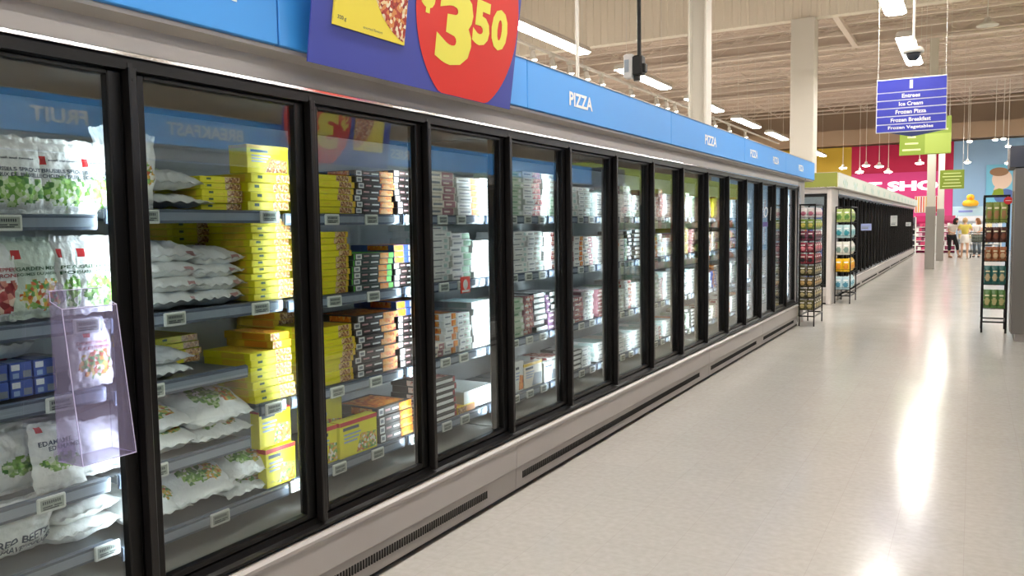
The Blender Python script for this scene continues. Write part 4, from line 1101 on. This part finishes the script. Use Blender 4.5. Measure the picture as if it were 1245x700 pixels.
for k, (x, z, r) in enumerate(((-.19, 4.88, .12), (.74, 4.89, .12), (1.03, 4.91, .12), (1.21, 4.59, .12), (-.26, 4.10, .16), (1.26, 3.99, .14))):
    dish(x, 40.08 if k < 4 else 41.60, z, r, ['small lit lamp high before the blue wall, leftmost', 'small lit lamp high before the blue wall, left of the close pair', 'small lit lamp high before the blue wall, right of the close pair', 'small lit lamp next to the top of the grey cabinet', 'larger low lit lamp above the duck board', 'low lit lamp beside the child picture'][k], True)
# spotlight track beyond the left freezers
e = empty('light_track', (-8.0, 13.0, 5.22), 'long ceiling track carrying spotlights beyond the blue fascia', 'track')
m = MB(); m.box(-.03, .03, 0, 27, 0, .05); m.build('rail', M_STEELW, e)
for k in range(7):
    m = MB(); m.tube((0, .8+4*k, .05), (0, .8+4*k, Z_JOIST-5.22), .006, 6); m.build('hanging_wire', M_WIRE, e)
def track_parts():
    h = MB(); h.box(-.05, .05, -.06, .06, -.05, 0); h.tube((0, 0, -.05), (0, 0, -.10), .012, 8); h.tube((-.0, 0, -.08), (.03, 0, -.26), .05, 14, 0, .075)
    l_ = MB(); l_.tube((.029, 0, -.262), (.031, 0, -.272), .068, 14)
    return keepmesh(h, M_STEELW, 'head'), keepmesh(l_, M_SPOT, 'lens')
ME_TH, ME_TL = track_parts()
ordn = ['first', 'second', 'third', 'fourth', 'fifth', 'sixth', 'seventh', 'eighth', 'ninth', 'tenth', 'eleventh', 'twelfth', 'thirteenth', 'fourteenth']
for k, y_ in enumerate((14.2, 15.3, 16.2, 17.1, 18.0, 18.9, 20.9, 22.9, 23.8, 24.6, 27.5, 29.0, 31.0, 33.5)):
    e = empty('track_spotlight', (-8.0, y_, 5.22), f'white spotlight on the track beyond the fascia, {ordn[k]} from the near end', 'lamp', 'spotlights on the track')
    link('head', ME_TH, e); link('lens', ME_TL, e)

# ================================================================== FAR SHOP FRONTS
e = empty('shop_sign', (-4.55, 48.96, 3.42), 'large white SWEET SHOP letters on the pink wall', 'sign')
m = MB()
m.text('SWEET SHOP', lambda u, v: (u*7.15, -.03, v*.52), 0, .05); m.keep = True
o = m.build('lettering', mat('letters_lit', '#FFF6FA', .5, emit=1.2), e)
e.name = 'shop_sign'
# striped candy poster and header
def far_panel(name, x0, x1, y, z0, z1, matl, label, cat='poster', th=.04):
    m = MB(); m.box(x0, x1, y-th, y, z0, z1, 0, .004); o = m.build(name, matl); return tag(o, label, cat)
o = far_panel('striped_poster', -2.72, -1.5, 48.95, 1.98, 2.85, M_WHT, 'poster of upright orange and yellow candy stripes on the pink wall')
m = MB()
for k in range(10): m.box(-2.68+.12*k, -2.62+.12*k, 48.895, 48.905, 2.0, 2.83, k % 3)
m.keep = True; p_ = m.build('stripes', [mat('stripe_or', '#E8702A', .5), mat('stripe_ye', '#F0B83A', .5), M_RED]); p_.parent = o
def gondola(x0, x1, y, h, n, header, label, cols_, fill_name, seed):
    e = empty('display_shelf', ((x0+x1)/2, y, 0), label, 'shelf'); w = (x1-x0)/2
    m = MB(); m.box(-w, w, .35, .40, 0, h); m.build('back_panel', mat('gond_back'+header, header, .6), e)
    for s_ in (-1, 1):
        m = MB(); m.box(s_*w-.02, s_*w+.02, 0, .40, 0, h); m.build('side_panel', M_WHT, e)
    m = MB(); m.box(-w+.02, w-.02, -.02, .02, h-.25, h); m.build('header', mat('gond_head'+header, header, .5), e)
    r_ = random.Random(seed); f_ = MB(); ms = [mat('cand'+c_, c_, .5) for c_ in cols_]
    for k in range(n):
        z = .15+(h-.45)*k/n
        m = MB(); m.box(-w+.02, w-.02, -.02, .35, z-.03, z); m.build('shelf', M_WHT, e)
        x = -w+.05
        while x < w-.12:
            ww = r_.uniform(.07, .16); hh = r_.uniform(.5, .8)*(h-.45)/n
            f_.box(x, x+ww-.01, .0, .28, z+.001, z+hh, r_.randrange(len(ms)), .004); x += ww
    o = f_.build(fill_name, ms); o.location = e.location; tag(o, 'tiny packets filling the '+label, 'goods', None, 'stuff')
gondola(-2.45, -1.55, 44.5, 1.78, 6, '#C8216A', 'pink-backed candy shelf left of the thin columns', ['#F4F0F0', '#E8B0C8', '#8A3A5A', '#D94A7A', '#F4F0F0'], 'candy_packets', 3)
gondola(-1.50, -.70, 44.5, 1.78, 6, '#B83A6A', 'pink-backed candy shelf behind the thin columns', ['#F4F0F0', '#E8B0C8', '#8A3A5A', '#5A2A3A', '#F4F0F0'], 'candy_packets', 4)
gondola(-.62, 1.20, 45.5, 1.75, 5, '#E4E8F0', 'white shelf unit under the duck board', ['#F0F0F0', '#C9D8E8', '#E8D8A0', '#8AA0B0', '#F4F4F4'], 'toy_packets', 5)
gondola(-2.72, -2.35, 43.2, 1.72, 5, '#5A5A66', 'dark narrow shelf at the end of the farther freezer row', ['#5A6A80', '#3A3A44', '#8A8A94', '#6A5A5A'], 'mixed_packets', 6)
# duck board and child mural
e = empty('duck_board', (-.115, 45.65, 2.21), 'yellow toy duck cut-out standing above the white shelves', 'sign')
m = MB(); m.lathe([(.02, 0), (.30, .02), (.36, .14), (.30, .26), (.14, .33), (.02, .35)], (0, 0, 0), 24); m.build('body', mat('duck_yellow', '#F4B824', .5), e, True)
m = MB(); m.lathe([(.02, .27), (.13, .31), (.18, .42), (.14, .54), (.02, .59)], (0, 0, 0), 20); m.build('head', MATS['duck_yellow'], e, True)
m = MB(); m.tube((.0, -.16, .42), (.0, -.28, .40), .07, 10, 0, .03); m.build('beak', mat('beak_orange', '#E8842A', .5), e)
m = MB(); m.box(-.75, .75, .05, .09, -.45, 0, 0, .01); m.build('header_board', mat('header_aqua', '#BFE0F0', .5), e)
m = MB(); m.box(-.5, .1, .03, .05, -.28, -.18); m.build('word_strip', mat('word_violet', '#8A9AE0', .5), e)
o = far_panel('mural_panel', .55, 1.95, 48.95, 2.30, 4.35, mat('mural_cyan', '#7CCBEA', .5), 'cyan wall picture of a child in a blue top on the blue wall', 'poster')
m = MB(); m.keep = True
m.disc((1.25, 48.902, 3.60), (1, 0, 0), (0, 0, 1), .44, .50, 28, 0); m.disc((1.12, 48.899, 3.98), (1, 0, 0), (0, 0, 1), .42, .22, 24, 1); m.disc((1.40, 48.900, 2.72), (1, 0, 0), (0, 0, 1), .48, .38, 24, 2); m.disc((1.05, 48.898, 3.0), (1, 0, 0), (0, 0, 1), .16, .30, 20, 0)
m.f = [tuple(reversed(q)) for q in m.f]
p_ = m.build('picture', [mat('mural_skin', '#F3D9C4', .5), mat('mural_hair', '#A07A5A', .5), mat('mural_shirt', '#5A78B8', .5)]); p_.parent = o

# produce shelving to the right, seen mirrored in the far doors
e = empty('produce_shelf', (3.1, 17.5, 0), 'long black produce shelf with a lime header to the right of the aisle', 'shelf')
m = MB(); m.box(.5, .6, 0, 14, 0, 2.45); m.build('back_panel', mat('produce_back', '#E6CDBE', .6), e)
m = MB(); m.box(0, .6, 0, 14, 2.45, 3.0); m.build('header', mat('produce_lime', '#9DB83A', .5), e)
for k in range(4):
    m = MB(); m.box(.05, .5, 0, 14, .25+.38*k, .28+.38*k); m.build('shelf', M_BLACK, e)
f_ = MB(); r_ = random.Random(9)
for k in range(4):
    y_ = .05
    while y_ < 13.8:
        w_ = r_.uniform(.15, .4); f_.box(.10, .45, y_, y_+w_-.02, .281+.38*k, .281+.38*k+r_.uniform(.12, .26), r_.randrange(5), .01); y_ += w_
o = f_.build('produce_packs', [mat('pp1', '#C8D080', .5), mat('pp2', '#E8E0D0', .5), mat('pp3', '#B86A3A', .5), mat('pp4', '#7AA050', .5), mat('pp5', '#D8C0A0', .5)]); o.location = e.location
tag(o, 'packs of produce filling the long black shelf right of the aisle', 'goods', None, 'stuff')
for k in range(5):
    m = MB(); m.box(-.02, .02, -.02, .02, 0, 2.45); m.build('upright', M_BLACK, e, loc=(.06, .02+3.49*k, 0))

# ================================================================== PEOPLE
def skin_mesh(name, nodes, edges, mats, parent=None, sub=2, root=0):
    """nodes: list of (x,y,z,r)"""
    me = bpy.data.meshes.new(name); me.from_pydata([n[:3] for n in nodes], edges, [])
    o = bpy.data.objects.new(name, me); COL.objects.link(o)
    md = o.modifiers.new('s', 'SKIN'); md.use_smooth_shade = True
    sv = me.skin_vertices[0].data
    for i, n in enumerate(nodes):
        r = n[3]; sv[i].radius = (r, r) if not isinstance(r, tuple) else r
        sv[i].use_root = (i == root)
    su = o.modifiers.new('u', 'SUBSURF'); su.levels = sub; su.render_levels = sub
    dg = bpy.context.evaluated_depsgraph_get()
    nm = bpy.data.meshes.new_from_object(o.evaluated_get(dg)); bpy.data.objects.remove(o)
    nm.materials.clear(); nm.materials.append(mats)
    o = bpy.data.objects.new(name, nm); COL.objects.link(o)
    for p in nm.polygons: p.use_smooth = True
    if parent: o.parent = parent
    return o
def person(loc, rz, label, skin, hair, J, top, bottom, shoe, scale=1.0, hair_long=True, skirt=False, capri=False, bare=False):
    """J: joints in local frame, facing -y (towards the viewer before rotation)"""
    e = empty('person', loc, label, 'person', None, rz); e.scale = (scale,)*3
    ms = mat('skin'+skin, skin, .5); mh = mat('hair'+hair, hair, .6)
    N = []; E_ = []
    def add(p, r, par=None):
        N.append((*p, r)); 
        if par is not None: E_.append((par, len(N)-1))
        return len(N)-1
    pel = add(J['pelvis'], .105); sp = add(J['waist'], .095, pel); ch = add(J['chest'], .115, sp); nk = add(J['neck'], .048, ch)
    hd0 = add(J['jaw'], .058, nk); hd1 = add(J['head'], .082, hd0); hd2 = add(J['crown'], .062, hd1)
    idx = {}
    for s_ in ('l', 'r'):
        sh = add(J['sh_'+s_], .052, ch); el = add(J['el_'+s_], .038, sh); wr_ = add(J['wr_'+s_], .026, el)
        hp = add(J['ha_'+s_], .030, wr_)
        d = (Vector(J['ha_'+s_])-Vector(J['wr_'+s_])).normalized(); sd = d.orthogonal().normalized(); bk = d.cross(sd)
        for k in range(4):
            b0 = Vector(J['ha_'+s_])+sd*(.027-.018*k)+d*.02
            f1 = add(tuple(b0), .010, hp); f2 = add(tuple(b0+d*(.032+.006*(k in (1, 2)))+bk*.006), .009, f1); add(tuple(b0+d*(.055+.01*(k in (1, 2)))+bk*.02), .0075, f2)
        t1 = add(tuple(Vector(J['wr_'+s_])+d*.025+sd*.035), .011, wr_); add(tuple(Vector(J['wr_'+s_])+d*.06+sd*.048), .009, t1)
        hi = add(J['hi_'+s_], .085, pel); kn = add(J['kn_'+s_], .055, hi); ca = add(tuple(Vector(J['kn_'+s_]).lerp(Vector(J['an_'+s_]), .35)), .052, kn)
        an = add(J['an_'+s_], .035, ca); add(J['to_'+s_], .030, an)
    skin_mesh('body', N, E_, ms, e, 2)
    hc = Vector(J['head']); f_ = (Vector(J['face'])-hc).normalized()
    side = f_.cross(Vector((0, 0, 1))).normalized()
    # face
    m = MB(); c_ = hc+f_*.078; m.tube(c_+Vector((0, 0, .015)), c_+f_*.018+Vector((0, 0, -.018)), .006, 6, 0, .011); m.build('nose', ms, e, True)
    for s2 in (-1, 1):
        m = MB(); p = hc+f_*.072+side*.030*s2+Vector((0, 0, .015)); m.lathe([(.002, -.007), (.009, -.003), (.009, .003), (.002, .007)], p, 8); m.build('eye', mat('eye_dark', '#2A201C', .3), e, True)
        m = MB(); p = hc+side*.080*s2; m.tube(p-side*.006*s2, p+side*.006*s2, .020, 10, 0, .016); m.build('ear', ms, e, True)
    m = MB(); p = hc+f_*.076+Vector((0, 0, -.042)); m.tube(p-side*.022, p+side*.022, .005, 6); m.build('mouth', mat('lips', '#A85A52', .5), e, True)
    # hair: cap shell leaving the face open, long fall if wanted
    m = MB(); nu, nv = 20, 12; i0 = 0
    for a in range(nv+1):
        ph = math.pi*a/nv*.80
        for b_ in range(nu):
            th = 2*math.pi*b_/nu
            dv = Vector((math.sin(ph)*math.cos(th), math.sin(ph)*math.sin(th), math.cos(ph)))
            fr = max(0, dv.dot(f_))
            if ph > 1.05 and fr > .35: dv = (dv-f_*(fr-.3)).normalized()*.92
            rr_ = .103+.008*noise.noise(dv*6)
            p = hc+Vector((dv.x*rr_, dv.y*rr_, dv.z*rr_*1.12+.012))-f_*.012
            if hair_long and ph > 1.6: p -= Vector((0, 0, .10*(ph-1.6)))-(-f_*.02)
            m.v.append(tuple(p))
    for a in range(nv):
        for b_ in range(nu):
            m.f.append((a*nu+b_, a*nu+(b_+1) % nu, (a+1)*nu+(b_+1) % nu, (a+1)*nu+b_)); m.m.append(0)
    m.build('hair', mh, e, True)
    if hair_long:
        b0 = hc-f_*.06
        skin_mesh('hair_fall', [(*(b0+Vector((0, 0, .02))), .075), (*(b0-Vector((0, 0, .12))), (.095)), (*(b0-f_*.03-Vector((0, 0, .24))), .06)], [(0, 1), (1, 2)], mh, e, 2)
    # clothing
    def V(k): return J[k]
    lp = lambda a, b_, t: tuple(Vector(J[a]).lerp(Vector(J[b_]), t))
    T = [(*V('pelvis'), .135), (*V('waist'), .125), (*V('chest'), .140), (*lp('chest', 'neck', .55), .075)]
    Ee = [(0, 1), (1, 2), (2, 3)]
    for s_ in ('l', 'r'):
        T += [(*V('sh_'+s_), .070), (*lp('sh_'+s_, 'el_'+s_, .65), .058)]; Ee += [(2, len(T)-2), (len(T)-2, len(T)-1)]
    skin_mesh('top', T, Ee, mat('cloth'+top, top, .7, noise_amt=.08, noise_scale=10), e, 2)
    mbm = mat('cloth'+bottom, bottom, .7)
    if skirt:
        m = MB(); c0 = Vector(J['pelvis']); prof = [(.135, .05), (.155, -.05), (.175, -.18), (.19, -.30), (.186, -.305), (.12, -.02)]
        m.lathe(prof, c0, 24); m.build('skirt', mbm, e, True)
    else:
        B = [(*V('pelvis'), .135)]; Ee = []
        for s_ in ('l', 'r'):
            k0 = len(B); endt = .55 if capri else .92
            B += [(*V('hi_'+s_), .108), (*V('kn_'+s_), .074), (*lp('kn_'+s_, 'an_'+s_, endt), .062)]
            Ee += [(0, k0), (k0, k0+1), (k0+1, k0+2)]
        skin_mesh('trousers', B, Ee, mbm, e, 2)
    for s_ in ('l', 'r'):
        an, to = Vector(J['an_'+s_]), Vector(J['to_'+s_]); d = (to-an); d.z = 0; d = d.normalized()
        a0 = Vector((an.x, an.y, .035))-d*.03
        skin_mesh('shoe', [(*a0, .036), (*(a0+d*.10), .040), (*(a0+d*.20-Vector((0, 0, .006))), .030)], [(0, 1), (1, 2)], mat('shoe'+shoe, shoe, .6), e, 1)
    return e
def base_joints():
    J = {'pelvis': (0, 0, .95), 'waist': (0, 0, 1.08), 'chest': (0, 0, 1.27), 'neck': (0, .0, 1.44), 'jaw': (0, -.02, 1.50), 'head': (0, -.02, 1.565), 'crown': (0, -.01, 1.61), 'face': (0, -1, 1.56)}
    for s_, k in (('l', 1), ('r', -1)):
        J['sh_'+s_] = (.17*k, 0, 1.37); J['el_'+s_] = (.23*k, .01, 1.10); J['wr_'+s_] = (.25*k, -.06, .87); J['ha_'+s_] = (.25*k, -.08, .81)
        J['hi_'+s_] = (.09*k, 0, .88); J['kn_'+s_] = (.10*k, -.02, .49); J['an_'+s_] = (.10*k, .0, .085); J['to_'+s_] = (.11*k, -.14, .035)
    return J
# woman in white tee, leaning and reaching to the right
J = base_joints()
J.update({'waist': (.02, 0, 1.07), 'chest': (.07, -.02, 1.25), 'neck': (.12, -.04, 1.41), 'jaw': (.15, -.06, 1.465), 'head': (.165, -.065, 1.53), 'crown': (.165, -.055, 1.575), 'face': (.9, -.8, 1.40),
          'sh_l': (.24, -.02, 1.33), 'el_l': (.40, -.12, 1.16), 'wr_l': (.56, -.18, 1.22), 'ha_l': (.61, -.19, 1.25), 'sh_r': (-.09, -.01, 1.35), 'el_r': (-.12, -.08, 1.10), 'wr_r': (.04, -.22, 1.02), 'ha_r': (.09, -.25, 1.03),
          'kn_l': (.22, -.02, .50), 'an_l': (.26, .10, .13), 'to_l': (.36, .06, .06), 'kn_r': (-.06, -.02, .49), 'an_r': (-.08, .0, .085), 'to_r': (.03, -.08, .035)})
person((-.76, 39.0, 0), 0, 'person with dark hair in a white T-shirt and black cropped trousers, leaning right', '#D9A88A', '#1E1614', J, '#EFE8E0', '#17171C', '#B8846A', 1.0, True, False, True)
# woman in yellow top, seen from behind
J = base_joints()
J.update({'el_l': (.27, -.05, 1.16), 'wr_l': (.16, -.24, 1.22), 'ha_l': (.12, -.28, 1.26), 'el_r': (-.27, -.05, 1.16), 'wr_r': (-.16, -.24, 1.22), 'ha_r': (-.12, -.28, 1.26)})
person((-.265, 38.25, 0), math.radians(172), 'person in a yellow top and white skirt standing with back to the viewer', '#E0B498', '#C9A878', J, '#F0DC6A', '#F2ECE6', '#D8C0B0', .98, False, True)
# woman in white top behind the trolley
J = base_joints()
J.update({'el_l': (.24, -.16, 1.15), 'wr_l': (.18, -.38, 1.08), 'ha_l': (.17, -.43, 1.08), 'el_r': (-.24, -.16, 1.15), 'wr_r': (-.18, -.38, 1.08), 'ha_r': (-.17, -.43, 1.08), 'face': (-.8, -.5, 1.5)})
person((.18, 39.6, 0), math.radians(-20), 'person with auburn hair in a white top standing behind the shopping trolley', '#E0B094', '#8A5A34', J, '#F4F2F0', '#5A6670', '#3A3A3E', .97, True)
# shopping trolley with a dark green bag
e = empty('shopping_trolley', (.18, 38.75, 0), 'wire shopping trolley in front of the person in white', 'trolley')
m = MB()
for k in range(9):
    x_ = -.24+.06*k; m.tube((x_, -.38, .58), (x_, -.45, .98), .004, 4); m.tube((x_, .35, .50), (x_, .40, 1.0), .004, 4); m.tube((x_, -.38, .58), (x_, .35, .50), .004, 4)
for z, a, b_ in ((.60, -.385, .36), (.74, -.41, .375), (.88, -.43, .39), (.98, -.45, .40)):
    m.path([(-.25, a, z), (.25, a, z), (.27, b_, z), (-.27, b_, z), (-.25, a, z)], .005, 4)
for k in range(10):
    y_ = -.38+.08*k
    for x_ in (-.25, .25): m.tube((x_, y_, .57), (x_*1.06, y_, .98), .004, 4)
m.build('basket', M_CHROME, e)
m = MB(); m.path([(-.24, -.36, .16), (-.22, .30, .20), (-.22, .38, .56)], .012, 6); m.path([(.24, -.36, .16), (.22, .30, .20), (.22, .38, .56)], .012, 6); m.path([(-.24, -.36, .16), (.24, -.36, .16)], .012, 6); m.path([(-.22, .30, .20), (.22, .30, .20)], .012, 6); m.build('undercarriage', M_HANDLE, e)
m = MB(); m.tube((-.28, .50, 1.03), (.28, .50, 1.03), .015, 10); m.tube((-.26, .40, .99), (-.26, .50, 1.03), .010, 6); m.tube((.26, .40, .99), (.26, .50, 1.03), .010, 6); m.build('push_handle', M_BLACK, e)
for (x_, y_) in ((-.24, -.36), (.24, -.36), (-.22, .30), (.22, .30)):
    m = MB(); m.tube((x_-.012, y_, .06), (x_+.012, y_, .06), .06, 16); m.tube((x_, y_, .06), (x_, y_, .17), .008, 6); m.build('wheel', M_BLACK, e)
me = pillow(.42, .30, .26, [mat('bag_dark_green', '#3A4A3C', .6)], reg_none, seed=91, wr=.015)
bag(me, 'shoulder_bag', (.18, 38.62, .80), (0, 0, math.radians(90)), 'dark green bag lying in the shopping trolley', 'bag')
